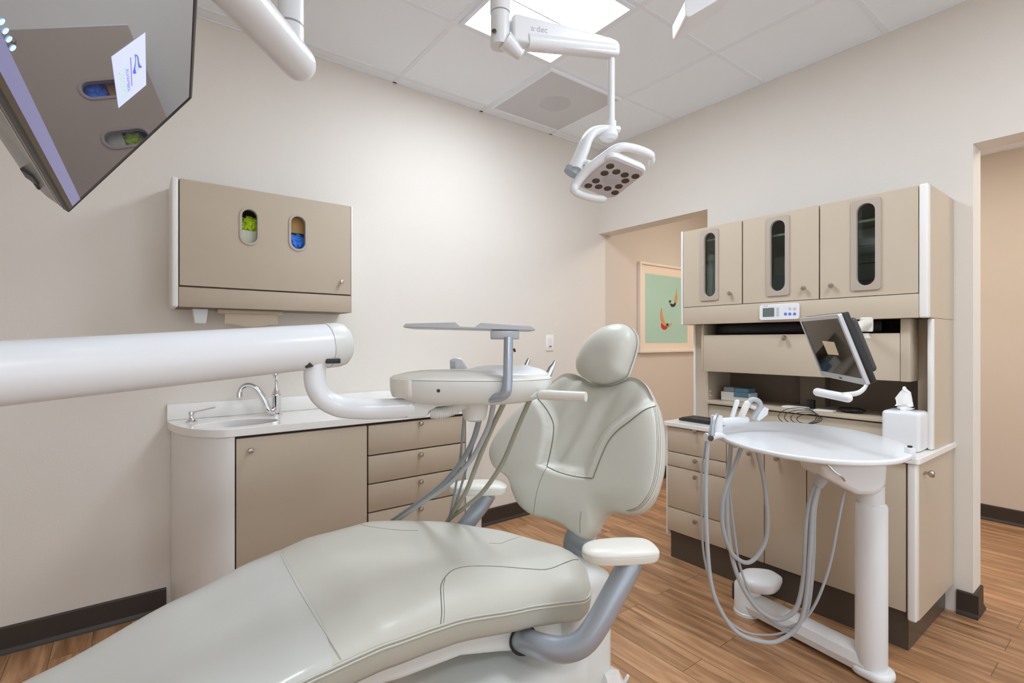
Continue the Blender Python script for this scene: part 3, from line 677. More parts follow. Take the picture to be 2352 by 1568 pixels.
# ------------------------------------------------------------------ overhead television
def television():
    BR = V((-.131, 1.767, 1.562)); TR = V((.145, 1.787, 1.952)); nb = V((-.814, .101, .572)).normalized()
    v = (TR-BR); H_ = v.length; v.normalize(); v = (v-nb*v.dot(nb)).normalized(); u = nb.cross(v)      # u: towards the far (left) side of the screen
    if u.y > 0: u = -u
    W_ = .86; n = -nb; X = frame(BR, u, v, n)
    t = thing('television', 'large glossy flat television hanging overhead at upper left', 'television', (-.05, 1.35, 1.56))
    bz = .006
    obj('bezel', prism(B(), rrect(0, W_, 0, H_, .004, 2), -.022, 0, X, [[(bz, .016), (W_-bz, .016), (W_-bz, H_-bz), (bz, H_-bz)]]), 'tvedge', t, smooth=False)
    obj('bezel_edge', prism(B(), rrect(-.0015, W_+.0015, -.0015, H_+.0015, .005, 2), -.012, .0005, X, [rrect(.0045, W_-.0045, .0045, H_-.0045, .003, 2)]), 'black', t, smooth=False)
    s = obj('screen', box(B(), bz, W_-bz, .016, H_-bz, -.006, -.002, 0, 1, X), 'screen', t, smooth=False)
    # casing: tapers towards the back
    b = B(); L = [((.0, W_, .0, H_), -.0225), ((.004, W_-.004, .001, H_-.004), -.05), ((.035, W_-.04, .003, H_-.04), -.074), ((.07, W_-.07, .006, H_-.07), -.092)]
    rings = [[b.verts.new(X @ V((p[0], p[1], z))) for p in rrect(*q, .012, 3)] for q, z in L]
    for i in range(3):
        for k in range(len(rings[0])): m = (k+1) % len(rings[0]); b.faces.new((rings[i][k], rings[i][m], rings[i+1][m], rings[i+1][k]))
    b.faces.new(rings[0]); b.faces.new(rings[-1]); obj('casing', b, 'tvcase', t)
    obj('vent_slot', box(B(), .10, .155, -.002, .008, -.080, -.052, .001, 1, X), 'dgrey', t, smooth=False)
    obj('vent_slot', box(B(), .05, .085, -.002, .005, -.066, -.060, .001, 1, X), 'dgrey', t, smooth=False)
    obj('speaker_grille', box(B(), .02, .60, -.0012, .002, -.0245, -.0215, .0005, 1, X), 'bezel', t, smooth=False)
    def sc_(px, py):
        r = ray(px, py); k = n.dot(BR-CAM)/n.dot(r); q = CAM+r*k-BR; return q.dot(u), q.dot(v)
    obj('taskbar', box(B(), bz, W_-bz, .0165, .044, -.0019, -.0014, 0, 1, X), 'task', s, smooth=False)
    Q = [sc_(*p) for p in ((258, 132), (335, 76), (337, 196), (274, 249))]
    obj('displayed_card', prism(B(), Q, -.0019, -.0012, X), 'card', s, smooth=False)
    # card axes: text runs towards -u (screen right), up = v
    cu_, cv_ = sum(q[0] for q in Q)/4, sum(q[1] for q in Q)/4
    def TX(du, dv): return X @ Matrix.Translation((cu_-du, cv_+dv, -.0010)) @ Matrix.Rotation(math.pi, 4, 'Y')
    XT = lambda du, dv: frame(X @ V((cu_-du, cv_+dv, -.0008)), X.to_3x3() @ V((-1, 0, 0)), X.to_3x3() @ V((0, 1, 0)), X.to_3x3() @ V((0, 0, 1)))
    print('card', Q, H_)
    cw = max(q[0] for q in Q)-min(q[0] for q in Q); chh = max(q[1] for q in Q)-min(q[1] for q in Q)
    PT = lambda s_, t_: X @ V(((Q[0][0]*(1-s_)+Q[3][0]*s_)*(1-t_)+(Q[1][0]*(1-s_)+Q[2][0]*s_)*t_, (Q[0][1]*(1-s_)+Q[3][1]*s_)*(1-t_)+(Q[1][1]*(1-s_)+Q[2][1]*s_)*t_, -.0010))
    def word(txt, s0, s1, t0, hgt, m_):
        a_, b_ = PT(s0, t0), PT(s1, t0); ex = (b_-a_).normalized(); nn = X.to_3x3() @ V((0, 0, 1)); ey = nn.cross(ex)
        o = text_mesh('lettering', txt, 1, Matrix.Identity(4), m_, s, .0)
        xs = [v_.co.x for v_ in o.data.vertices]; ys = [v_.co.y for v_ in o.data.vertices]; w0 = max(xs)-min(xs)
        k = (b_-a_).length/w0; ky = hgt/(max(ys)-min(ys)); mid = (a_+b_)/2; cxm = (max(xs)+min(xs))/2
        for v_ in o.data.vertices: v_.co = mid+ex*((v_.co.x-cxm)*k)+ey*((v_.co.y-min(ys))*ky)+nn*.0002
    word('ALHAMBRA', .38, .83, .345, .0085, 'logob'); word('Dental Plus', .33, .90, .13, .020, 'logog')
    def shape(nm, pts, m_, dz=.0):
        nn = X.to_3x3() @ V((0, 0, 1)); b_ = B(); P_ = [PT(*p)+nn*dz for p in pts]
        lo = [b_.verts.new(p) for p in P_]; b_.faces.new(lo); obj(nm, b_, m_, s, smooth=False)
    def tq(x_, y_):   # point of the card from its place in the close view of the photograph
        px, py = 230+x_/7.84, 60+y_/7.84; q_ = sc_(px, py)
        e1_ = V((Q[3][0]-Q[0][0], Q[3][1]-Q[0][1])); e2_ = V((Q[1][0]-Q[0][0], Q[1][1]-Q[0][1])); w_ = V((q_[0]-Q[0][0], q_[1]-Q[0][1])); D_ = e1_.x*e2_.y-e1_.y*e2_.x
        return (w_.x*e2_.y-w_.y*e2_.x)/D_, (e1_.x*w_.y-e1_.y*w_.x)/D_
    shape('logo_line', [tq(*p) for p in ((552, 570), (568, 570), (598, 1085), (584, 1085))], 'logob')
    shape('logo_swoosh', [tq(*p) for p in ((625, 515), (650, 525), (662, 590), (655, 680), (648, 780), (672, 855), (625, 872), (600, 845), (620, 770), (640, 680), (648, 600))], 'logob', .0001)
    shape('logo_swoosh', [tq(*p) for p in ((655, 530), (690, 545), (690, 640), (698, 740), (730, 800), (685, 820), (658, 790), (652, 700), (664, 600))], 'logog', .0002)
    shape('logo_swoosh', [tq(*p) for p in ((640, 512), (680, 525), (705, 570), (715, 650), (740, 710), (778, 742), (730, 768), (700, 740), (692, 650), (680, 570))], 'logob', .0003)
    for k, (px, py) in enumerate(((6, 52), (15, 73), (23, 92), (32, 112))):
        q = sc_(px, py); obj('icon', prism(B(), [(q[0]+.0055*math.cos(a), q[1]+.0055*math.sin(a)) for a in [i*.628 for i in range(10)]], -.0013, -.0009, X), 'icon', s, smooth=False)
    return X, W_, H_
TVX, TVW, TVH = television()
# swing arm and post holding the television
t = thing('television_mount', 'thick white swing arm and post hanging from ceiling by television', 'ceiling mount', (.37, 1.50, CZ))
e = at(684, 143, 1.44); s_ = at(480, -85, 1.06)
far = TVX @ V((.45, .36, -.0925))
pp = at(668, 70, 1.50)
obj('post', tube(B(), [(pp.x, pp.y, CZ-.001), (pp.x, pp.y, 2.17), (pp.x, pp.y, 2.165)], .036, 28), 'white', t)
obj('post_sleeve', tube(B(), [(pp.x, pp.y, 2.158), (pp.x, pp.y, 2.085), (pp.x-.01, pp.y-.02, 2.055)], .0365, 28), 'white', t)
obj('arm', capsule(B(), e, s_, .049, .052, 32), 'white', t)
obj('cable_channel', tube(B(), [e+V((-.02, -.05, -.03)).normalized()*.035, s_+V((-.02, -.05, -.03)).normalized()*.046], .012, 10), 'trim', t)
obj('mount_neck', tube(B(), spl([s_, (s_+far)/2+V((-.05, 0, .06)), far], 6), .024, 16), 'white', t)
obj('ceiling_flange', lathe(B(), [(.07, 0), (.07, -.012), (.045, -.02)], (pp.x, pp.y, CZ-.0065), (0, 0, 1), 28), 'white', t)

# ------------------------------------------------------------------ operatory light
t = thing('operatory_light', 'white overhead dental lamp with many lenses on jointed ceiling arm', 'dental light', (.85, 1.15, CZ))
D0 = 1.48
pt = at(1149, 40, D0); lx, ly = pt.x, pt.y
b = B(); tube(b, [(lx, ly, CZ-.001), (lx, ly, at(1149, 31, D0).z)], .030, 28); obj('post', b, 'white', t)
obj('ceiling_flange', lathe(B(), [(.08, 0), (.08, -.012), (.045, -.025)], (lx, ly, CZ-.0065), (0, 0, 1), 28), 'white', t)
zb = at(1149, 108, D0).z
obj('post_joint', tube(B(), [(lx, ly, at(1149, 33, D0).z), (lx, ly, zb)], .028, 28), 'white', t)
obj('joint_cap', tube(B(), [at(1160, 92, D0-.005), at(1196, 128, D0+.02)], [.027, .016], 20), 'white', t)
obj('screw', lathe(B(), [(.006, 0), (.007, .002), (.003, .003)], at(1135, 72, D0-.028), -FW, 14), 'steel', t)
# spring arm: deep at the post, slim at the end
P0, P1 = at(1180, 78, D0+.01), at(1412, 114, 1.62)
d = (P1-P0); L = d.length; d.normalize(); sd = d.cross(UP).normalized(); up = sd.cross(d)
Xa = frame(P0, d, up, sd)
b = prism(B(), [(-.01, -.030), (-.006, .046), (.01, .050), (L*.9, .026), (L, .020), (L+.008, .008), (L+.008, -.020), (L, -.026), (.06, -.034)], -.021, .021, Xa)
obj('spring_arm', b, 'white', t, bev=.007)
obj('arm_cover', tube(B(), [P0+d*.04-up*.018, P0+d*(L-.01)-up*.004], [.026, .024], 20), 'white', t)
text_mesh('lettering', 'a·dec', .026, frame(P0+d*.075+up*.005-sd*.0215, d, up, -sd) if (-sd).dot(CAM-P0) > 0 else frame(P0+d*.075+up*.005+sd*.0215, d, up, sd), 'btng', t)
rz1, rz2 = at(1404, 122, 1.62), at(1403, 292, 1.62)
obj('drop_rod', tube(B(), [rz1, V((rz1.x, rz1.y, rz2.z))], .0115, 20), 'white', t)
obj('rod_collar', tube(B(), [V((rz1.x, rz1.y, rz2.z+.018)), V((rz1.x, rz1.y, rz2.z-.012))], .016, 20), 'white', t)
# link arm
P = spl([at(1420, 299, 1.62), at(1385, 298, 1.61), at(1362, 304, 1.60), at(1347, 322, 1.59), at(1336, 350, 1.58), at(1318, 392, 1.565)], 6)
obj('link_arm', tube(B(), P, [.021, .031], 16, sx=.6, ref=RT), 'white', t)
obj('link_knuckle', lathe(B(), [(.02, -.02), (.03, -.01), (.03, .012), (.02, .02)], at(1398, 308, 1.62), (0, 0, 1), 24), 'white', t)
obj('link_tip', tube(B(), [at(1319, 390, 1.565), at(1312, 400, 1.56)], [.030, .026], 16, sx=.6, ref=RT), 'silver', t)
# head: rounded box facing down and towards the patient
def lamp_head():
    hc = at(1402, 405, 1.56)
    c4 = [(1344, 442), (1385, 370), (1478, 378), (1434, 458)]
    n = (FW*-.31-UP*.95-RT*.04).normalized()
    Q = []
    for p in ((1334, 424), (1403, 366), (1479, 394), (1404, 456)):
        r = ray(*p); Q.append(CAM+r*(n.dot(hc-CAM)/n.dot(r)))
    c = sum(Q, V())/4; u = ((Q[1]-Q[0])+(Q[2]-Q[3])); v = ((Q[3]-Q[0])+(Q[2]-Q[1]))
    print('lamp', u.length/2, v.length/2, u.normalized().dot(v.normalized()))
    global LW, LH
    LW, LH = u.length/2, v.length/2; u.normalize(); v = (v-u*v.dot(u)).normalized()
    return c, u, v, n
c, u, v, n = lamp_head()

def plane_hit(px, py, q, nn): r = ray(px, py); return CAM+r*(nn.dot(q-CAM)/nn.dot(r))
X = frame(c, u, v, u.cross(v)); bk = -1 if u.cross(v).dot(n) > 0 else 1     # bk: sign of the axis that leads to the back of the head
hw, hh = LW/2+.012, LH/2+.012
b = B(); L = [((-hw+.012, hw-.012, -hh+.012, hh-.012), 0, .022), ((-hw+.002, hw-.002, -hh+.002, hh-.002), .003, .026), ((-hw, hw, -hh, hh), .009, .028), ((-hw, hw, -hh, hh), .016, .028), ((-hw+.006, hw-.006, -hh+.006, hh-.006), .028, .028), ((-hw+.02, hw-.02, -hh+.02, hh-.02), .038, .024)]
rings = [[b.verts.new(X @ V((p[0], p[1], z*bk))) for p in rrect(*q, r, 6)] for q, z, r in L]
for i in range(len(L)-1):
    for k in range(len(rings[0])): m = (k+1) % len(rings[0]); b.faces.new((rings[i][k], rings[i][m], rings[i+1][m], rings[i+1][k]))
b.faces.new(rings[0]); b.faces.new(rings[-1]); obj('head_housing', b, 'white', t, ang=50)
obj('lens_plate', prism(B(), rrect(-hw+.008, hw-.008, -hh+.008, hh-.008, .022, 6), -.0012*bk, .001*bk, X), 'lampface', t, smooth=False)
def on_face(px, py):
    q = plane_hit(px, py, c+n*.001, n)-c; return q.dot(u), q.dot(v)
for zx_, zy_ in ((950, 825), (870, 925), (1040, 905), (1160, 950), (1315, 970), (745, 1035), (1170, 1035), (635, 1105), (785, 1120), (915, 1145), (1075, 1115), (1020, 1205)):
    q = on_face(1250+zx_/6.273, 250+zy_/6.273)
    obj('lens', lathe(B(), [(.0124, 0), (.0124, .0016), (.010, .0022)], X @ V((q[0], q[1], 0))+n*.0005, n, 18), 'lens', t)
q = on_face(1404, 413); obj('center_disc', lathe(B(), [(.024, 0), (.024, .002), (.02, .0028)], X @ V((q[0], q[1], 0))+n*.0005, n, 28), 'btng', t)
HP = [(1520, 805, 1.55), (1538, 790, 1.55), (1556, 740, 1.54), (1535, 670, 1.53), (1430, 615, 1.515), (1270, 565, 1.50), (1130, 550, 1.49), (1010, 590, 1.49), (850, 700, 1.50), (700, 810, 1.51), (580, 920, 1.52), (460, 1080, 1.53), (430, 1150, 1.53), (460, 1205, 1.535), (580, 1255, 1.55), (760, 1295, 1.565), (900, 1300, 1.575)]
P = spl([at(1250+x_/6.273, 250+y_/6.273, dd) for x_, y_, dd in HP], 5)
obj('handle', tube(B(), P, [.004, .0075]+[.0085]*12+[.011]*(len(P)-32)+[.0095]*16+[.007, .003], 14, sx=1.25), 'white', t)
obj('yoke_joint', tube(B(), [at(1338, 372, 1.565), at(1352, 378, 1.55), at(1366, 392, 1.55)], [.010, .014, .010], 16), 'white', t)

# ------------------------------------------------------------------ patient chair
from mathutils.bvhtree import BVHTree
def bvh(o):
    me = o.data; return BVHTree.FromPolygons([v.co for v in me.vertices], [p.vertices for p in me.polygons])
def seam(tree, pts, parent, r=.0013, nm='seam', m='seam', off=0.):
    """thin thread laid on the surface under the given outline"""
    Q = []
    for px, py in [(p.x, p.y) for p in spl([V((a, b_, 0)) for a, b_ in pts], 8)]:
        h = tree.ray_cast(CAM, ray(px, py).normalized())
        if h[0] is not None and (not Q or (h[0]-Q[-1]).length < .12): Q.append(h[0]+h[1]*off)
    if len(Q) > 2: return obj(nm, tube(B(), Q, r, 6), m, parent)
def lerp(T, x):
    if x <= T[0][0]: return T[0][1]
    for (x0, y0), (x1, y1) in zip(T, T[1:]):
        if x <= x1:
            t_ = (x-x0)/(x1-x0); t_ = t_*t_*(3-2*t_)*.35+t_*.65; return y0+(y1-y0)*t_
    return T[-1][1]
Z6 = lambda x, y: (900+x/3.36, 1150+y/3.36)
Z1 = lambda x, y: (1100+x/3.015, 720+y/3.015)
chair = thing('dental_chair', 'reclined sage grey dental chair with winged backrest', 'dental chair', (.85, 1.22, 0))
ZT = [(-.55, .335), (-.3, .415), (-.15, .455), (.1, .53), (.28, .57), (.42, .585), (.6, .57), (.8, .535), (.95, .51), (1.15, .495)]
def fs(a, b_, h=0.): return V((a, b_, lerp(ZT, a)+h))
near = [unmap(fs, *p, (.5, 1.05)) for p in ((780, 1527), Z6(0, 1095), Z6(380, 965), Z6(880, 860), Z6(1300, 790), Z6(1500, 757))]
print('near', near)
SO = [(-.5, 1.14), (-.35, 1.06), (-.1, 1.03), (.12, 1.02)]+near[0:]+[(1.09, 1.05), (1.13, 1.13), (1.125, 1.23), (1.085, 1.35), (1.0, 1.46), (.87, 1.56), (.72, 1.62), (.55, 1.63), (.35, 1.605), (.1, 1.565), (-.15, 1.54), (-.35, 1.52), (-.5, 1.44), (-.53, 1.3)]
HS = .052
prof = [(i/16*.8, HS*(1-(i/16*.8)**6)**.55) for i in range(17)]
prof += [(t_, HS*(1-t_**6)**.55) for t_ in (.83, .86, .89, .92, .945, .965, .98, .99, .997)]
prof += [(1.0, 0)]
side = [(1.0, -.001), (1.002, -.012), (1.0, -.03), (.995, -.046), (.98, -.056), (.9, -.06), (.5, -.06), (0, -.06)]
SOf = [V((p.x, p.y)) for p in spl([V((p[0], p[1], 0)) for p in SO], 6, True)]
def sdisp(q, h):
    if h < 0: return 0
    # hollow of the hips between raised bolsters, slight waves of the hide
    a, b_ = q.x, q.y; k = -.014*math.exp(-((b_-1.28)/.13)**2)*max(0, min(1, (a-.45)/.2))
    d_ = min(segdist(q, SOf[i], SOf[i-1]) for i in range(len(SOf))); e_ = min(1, d_/.13); hip = max(0, min(1, (a-.75)/.25))
    k += (HS+.008*hip+lerp([(.3, 0), (.48, .012), (.62, .030), (.8, .036), (1.2, .036)], a))*(1-(1-e_)**2.4)**.55-h
    return (k+.0025*noise.noise(V((a*7, b_*9, 0)))*e_)
cs_ = (.35, 1.3)
cush = obj('seat_cushion', pillow(SO, fs, prof, 10, sdisp, cs_), 'leather', chair, ang=60)
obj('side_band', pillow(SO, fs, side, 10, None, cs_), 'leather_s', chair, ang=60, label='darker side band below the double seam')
# piping along the rim
rim = spl([V((p[0], p[1], 0)) for p in SO], 8, True)
for zo, r_ in ((.0025, .0028), (-.006, .0026)):
    Q = [fs(p.x, p.y, zo) for p in rim]; cc = V((cs_[0], cs_[1], 0)); Q = [q+(V((q.x, q.y, 0))-cc).normalized()*.0012 for q in Q]
    obj('piping', tube(B(), Q+[Q[0]], r_, 8), 'leather', chair)
# clear cover over the legs: same skin, a couple of millimetres higher
def fcov(a, b_, h=0.): return fs(a, b_, h)
bm_ = pillow(SO, fs, prof, 10, sdisp, cs_)
bmesh.ops.recalc_face_normals(bm_, faces=bm_.faces)
bm_.normal_update()
cut = [unmap(lambda a, b_: fs(a, b_, .045), *p, (.35, 1.3)) for p in ((640, 1268), (700, 1380), (785, 1518))]
print('cut', cut)
def cutx(y): 
    (x0, y0), (x1, y1), (x2, y2) = cut
    return x0+(x1-x0)*(y-y0)/(y1-y0) if y > y1 else x1+(x2-x1)*(y-y1)/(y2-y1)
for v_ in list(bm_.verts): v_.co += v_.normal*.0022 if v_.normal.z > -.2 else V((0, 0, 0))
geom = bm_.verts[:]+bm_.edges[:]+bm_.faces[:]
pc = fs(cut[0][0], cut[0][1]); dc = V((cut[2][0]-cut[0][0], cut[2][1]-cut[0][1], 0)); nn_ = V((-dc.y, dc.x, 0)).normalized()
if nn_.x < 0: nn_ = -nn_
bmesh.ops.bisect_plane(bm_, geom=geom, plane_co=pc, plane_no=nn_, clear_outer=True)
obj('leg_cover', bm_, 'cover', chair, ang=60, label='smooth clear cover over the leg section')
st = bvh(cush)
seam(st, [Z6(375, 960), Z6(385, 860), Z6(380, 740), Z6(378, 660), Z6(410, 590), Z6(480, 530), Z6(600, 505), Z6(800, 505), Z6(1000, 520), Z6(1150, 530), Z6(1230, 520), Z6(1330, 480), Z6(1400, 455), Z6(1440, 455)], chair)
seam(st, [Z6(398, 955), Z6(406, 860), Z6(402, 740), Z6(398, 660), Z6(412, 600)], chair, .0008)
seam(st, [Z6(750, 326), Z6(840, 328), Z6(900, 305), Z6(1010, 270)], chair, .0008)
seam(st, [(808, 1199), (850, 1209), (915, 1217), (960, 1218)], chair, .0008)
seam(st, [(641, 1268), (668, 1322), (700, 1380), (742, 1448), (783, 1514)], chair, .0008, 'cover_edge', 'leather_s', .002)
# leg shell, under frame, base
def fsh(a, b_, h=0.): return V((a, b_, lerp(ZT, a)-.045+h))
obj('leg_shell', pillow([(-.52, 1.16), (-.3, 1.07), (.1, 1.05), (.3, 1.1), (.32, 1.3), (.3, 1.52), (.1, 1.585), (-.08, 1.61), (-.2, 1.622), (-.35, 1.60), (-.52, 1.5)], fsh, [(0, 0), (.9, 0), (1, -.006), (1.0, -.02), (.9, -.035), (0, -.04)], 6), 'cream', chair, ang=50)
Xs = frame((0, 1.08, 0), (1, 0, 0), (0, 0, 1), (0, 1, 0))
obj('under_frame', prism(B(), [(.30, .505), (.38, .455), (.50, .437), (.66, .43), (.78, .395), (.90, .355), (1.02, .35), (1.04, .40), (1.03, .442), (.8, .468), (.6, .505), (.42, .523)], 0, .40, Xs), 'plast', chair, ang=40, bev=.012)
obj('arm_socket', tube(B(), [V((.86, 1.10, .41)), V((.845, 1.062, .413))], .040, 20), 'black', chair)
obj('rear_body', box(B(), 1.0, 1.165, 1.02, 1.28, .18, .535, .035, 4), 'plast', chair)
obj('base_cover', box(B(), .56, 1.05, .985, 1.42, .015, .345, .05, 5), 'plast', chair)
obj('base_plate', box(B(), .35, 1.08, 1.0, 1.46, .001, .05, .015, 3), 'plast', chair)
seam(bvh(chair.children[-4]), [Z6(765, 1040), Z6(730, 1085), Z6(640, 1160), Z6(540, 1205), Z6(450, 1240)], chair, .0012)
# backrest
PH = math.radians(8)
C0, CT = at(1305, 1205, 1.66), at(1388, 870, 1.77)
wv = V((-math.sin(PH), math.cos(PH), 0)); uv = CT-C0; uv = (uv-wv*uv.dot(wv)).normalized(); nv = wv.cross(uv)
if nv.dot(CAM-C0) < 0: nv = -nv
BC = (C0+CT)/2
def fb(a, b_, h=0.): return BC+wv*a+uv*b_+nv*(h+.62*a*a+.10*b_*b_)
BO = [(640, 415), (580, 420), (520, 460), (430, 525), (335, 610), (250, 690), (160, 800), (100, 900), (82, 980), (110, 1060), (160, 1098), (215, 1150), (245, 1240), (290, 1330), (380, 1400), (480, 1425), (580, 1460), (660, 1520), (735, 1562), (800, 1520), (840, 1440), (890, 1390), (960, 1385), (1040, 1395), (1130, 1370), (1200, 1290), (1240, 1180), (1265, 1060), (1272, 920), (1262, 780), (1242, 680), (1200, 580), (1150, 490), (1080, 445), (1000, 445), (900, 475), (780, 475), (700, 435)]
BO = [unmap(fb, *Z1(*p)) for p in BO]
print('backrest', min(p[0] for p in BO), max(p[0] for p in BO), min(p[1] for p in BO), max(p[1] for p in BO), 'uv', uv, 'nv', nv)
LSe = [(400, 580), (460, 650), (505, 730), (518, 790), (510, 880), (490, 980), (472, 1055)]
BSe = [(472, 1060), (560, 1100), (680, 1130), (785, 1140)]
RSe = [(790, 1140), (820, 1060), (860, 960), (900, 880), (960, 810), (1050, 740), (1150, 665), (1225, 640)]
poly = [unmap(fb, *Z1(*p)) for p in LSe+BSe[1:]+RSe[1:]+[(1300, 560), (1200, 380), (900, 350), (640, 330), (480, 400), (330, 520)]]
pv = [V(p) for p in poly]
def inside(q):
    s_ = False
    for i in range(len(pv)):
        a, b_ = pv[i], pv[i-1]
        if (a.y > q.y) != (b_.y > q.y) and q.x < (b_.x-a.x)*(q.y-a.y)/(b_.y-a.y)+a.x: s_ = not s_
    return s_
nseam = len(LSe)+len(BSe)-1+len(RSe)-1
def bdisp(q, h):
    if h <= 0: return 0
    d_ = min(segdist(q, pv[i], pv[i+1]) for i in range(nseam-1)); e_ = min(1, h/.02)
    if inside(q):
        k = min(1, d_/.035); k = k*k*(3-2*k)
        fold = .0045*noise.noise(V((q.x*16+q.y*7, q.y*4, 2)))+.003*math.sin(q.x*55+q.y*24+3*noise.noise(V((q.x*4, q.y*4, 0))))*max(0, 1-abs(q.y+.03)/.22)
        return (-.008-.020*k+fold*k*2.8)*e_
    k = min(1, d_/.012); return (-.006*(1-k)**2+.004*k)*e_
HB = .046
bp = [(t_, HB*(1-t_**7)**.5) for t_ in [i/44*.88 for i in range(45)]+[.9, .92, .94, .955, .97, .98, .988, .994, .998]]+[(1.0, 0)]
bk_ = obj('backrest', pillow(BO, fb, bp, 6, bdisp), 'leather', chair, ang=60)
obj('backrest_side', pillow(BO, fb, [(1.0, -.0005), (1.004, -.01), (1.0, -.022), (.98, -.03)], 6), 'leather', chair, ang=60)
obj('backrest_shell', pillow(BO, fb, [(0, -.045), (.6, -.045), (.9, -.038), (.985, -.03), (.985, -.028)][::-1], 6), 'plast', chair, ang=60)
bt = bvh(bk_)
seam(bt, [Z1(*p) for p in LSe], chair, .0022); seam(bt, [Z1(*p) for p in BSe], chair, .0022); seam(bt, [Z1(*p) for p in RSe], chair, .0022)
seam(bt, [Z1(*p) for p in ((472, 1060), (440, 1120), (400, 1240), (376, 1390))], chair, .001)
seam(bt, [Z1(*p) for p in ((709, 1370), (700, 1440), (700, 1520))], chair, .001)
for o_ in (0, -12, -22): seam(bt, [Z1(x_+o_, y_+o_*.35) for x_, y_ in ((1232, 655), (1250, 780), (1256, 920), (1248, 1060), (1225, 1180), (1185, 1270), (1120, 1345), (1040, 1372))], chair, .0008)
# headrest
HC = at(1391, 815, 1.735)
hu = (uv*.96+nv*.10).normalized(); hn = wv.cross(hu)
if hn.dot(CAM-HC) < 0: hn = -hn
def fh(a, b_, h=0.): return HC+wv*a+hu*b_+hn*(h-.9*a*a-.6*b_*b_)
HO = [(678, 350), (690, 300), (730, 220), (790, 150), (870, 95), (950, 72), (1020, 82), (1062, 130), (1073, 190), (1058, 270), (1028, 360), (998, 430), (940, 465), (870, 483), (790, 475), (720, 440), (686, 400)]
HO = [unmap(fh, *Z1(*p)) for p in HO]
def hdisp(q, h): return -.006*math.exp(-((q-V((.0, -.03))).length/.05)**2) if h > 0 else 0
hp = [(t_, .045*(1-t_**3.2)**.6) for t_ in [i/20*.9 for i in range(21)]+[.93, .96, .98, .992, .998]]+[(1, 0), (1.0, -.012), (.985, -.022), (.95, -.026), (.5, -.028), (0, -.028)]
obj('headrest', pillow(HO, fh, hp, 6, hdisp), 'leather', chair, ang=60)
obj('headrest_shell', pillow(HO, fh, [(0, -.028), (.5, -.0285), (.98, -.026), (1.02, -.022), (1.02, -.030), (.97, -.04), (.6, -.05), (0, -.05)], 6), 'plast', chair, ang=60)
obj('headrest_stem', box(B(), -.035, .035, -.16, .0, -.062, -.045, .004, 2, frame(HC, wv, hu, hn)), 'silver', chair)
# mechanism plate between seat and back
b = B(); tube(b, spl([fb(-.02, -.20, -.05), fb(-.02, -.28, -.045), at(1325, 1262, 1.66), at(1345, 1320, 1.60)], 5), .058, 20, sx=.28, ref=wv)
obj('back_bracket', b, 'silver', chair, label='blue grey painted bracket carrying the backrest')
# armrests
def armrest(ca, L_, W_, path, r, tilt):
    ax = (RT*math.cos(tilt)+FW*math.sin(tilt)).normalized(); ay = UP.cross(ax)
    f = lambda a, b_, h=0.: ca+ax*a+ay*b_+UP*h
    O = [(-L_/2, -.01), (-L_*.42, -W_*.38), (-L_*.2, -W_/2), (L_*.2, -W_/2), (L_*.44, -W_*.40), (L_/2, -.01), (L_*.46, W_*.36), (L_*.2, W_/2), (-L_*.2, W_*.46), (-L_*.42, W_*.30)]
    p_ = obj('armrest_pad', pillow(O, f, [(t_, .016*(1-t_**4)**.6) for t_ in (0, .3, .5, .65, .78, .87, .93, .97, .99)]+[(1, 0), (1.0, -.002), (.985, -.0025), (.985, -.004), (1.0, -.0045), (.99, -.014), (.95, -.021), (.8, -.024), (0, -.024)], 6), 'cream', chair, ang=50)
    obj('armrest_post', tube(B(), spl(path, 8), r, 24), 'silver', chair)
armrest(at(1422, 1259, 1.30), .198, .105, [at(1450, 1280, 1.30), at(1440, 1308, 1.29), at(1405, 1372, 1.275), at(1372, 1432, 1.265), at(1340, 1474, 1.262), at(1300, 1491, 1.27), at(1255, 1487, 1.29), at(1215, 1474, 1.325), at(1195, 1466, 1.37)], .031, .10)
armrest(at(1099, 1115, 1.80), .205, .10, [at(1122, 1133, 1.80), at(1105, 1160, 1.80), at(1070, 1205, 1.79), at(1030, 1255, 1.78), at(1000, 1290, 1.72), at(990, 1310, 1.64)], .029, .0)
# wrapped joystick at the rear
wq = at(1402, 1572, 1.50)
b = bmesh.new(); bmesh.ops.create_icosphere(b, subdivisions=2, radius=1)
for v_ in b.verts:
    p = v_.co; k = 1+.35*noise.noise(p*2.3+V((3, 1, 0))); v_.co = wq+(RT*(p.x*.042)+FW*(p.y*.05)+UP*(p.z*.046))*k
obj('wrapped_control', b, 'plastic_wrap', chair, smooth=False, label='foot control arm wrapped in crumpled clear plastic')
obj('control_arm', tube(B(), [V((1.03, 1.1, .17)), wq], .018, 12), 'plast', chair)
obj('control_stub', capsule(B(), at(1435, 1566, 1.49), at(1442, 1552, 1.49), .005), 'white', chair)

# ------------------------------------------------------------------ delivery unit
du = thing('delivery_unit', 'white instrument delivery unit on a long thick swing arm', 'delivery unit', (-.78, 1.24, 0))
A_, B_ = at(748, 794, 1.30), at(0, 858, .885); dA = (A_-B_).normalized(); E_ = at(0, 858, .885)-dA*.58
obj('main_arm', tube(B(), [E_, A_], [.059, .0565], 40), 'white', du)
obj('arm_end_cap', tube(B(), [A_+dA*.0006, A_+dA*.001, A_+dA*.03, A_+dA*.046, A_+dA*.056, A_+dA*.060], [.0555, .058, .058, .054, .044, .02], 40), 'plast', du)
obj('arm_root', capsule(B(), E_+V((0, 0, .07)), E_-V((0, 0, .07)), .075), 'white', du)
obj('floor_post', tube(B(), [V((E_.x, E_.y, .03)), E_], .05, 24), 'white', du)
obj('floor_foot', lathe(B(), [(.16, .0), (.16, .02), (.06, .04)], (E_.x, E_.y, .001), n=32), 'white', du)
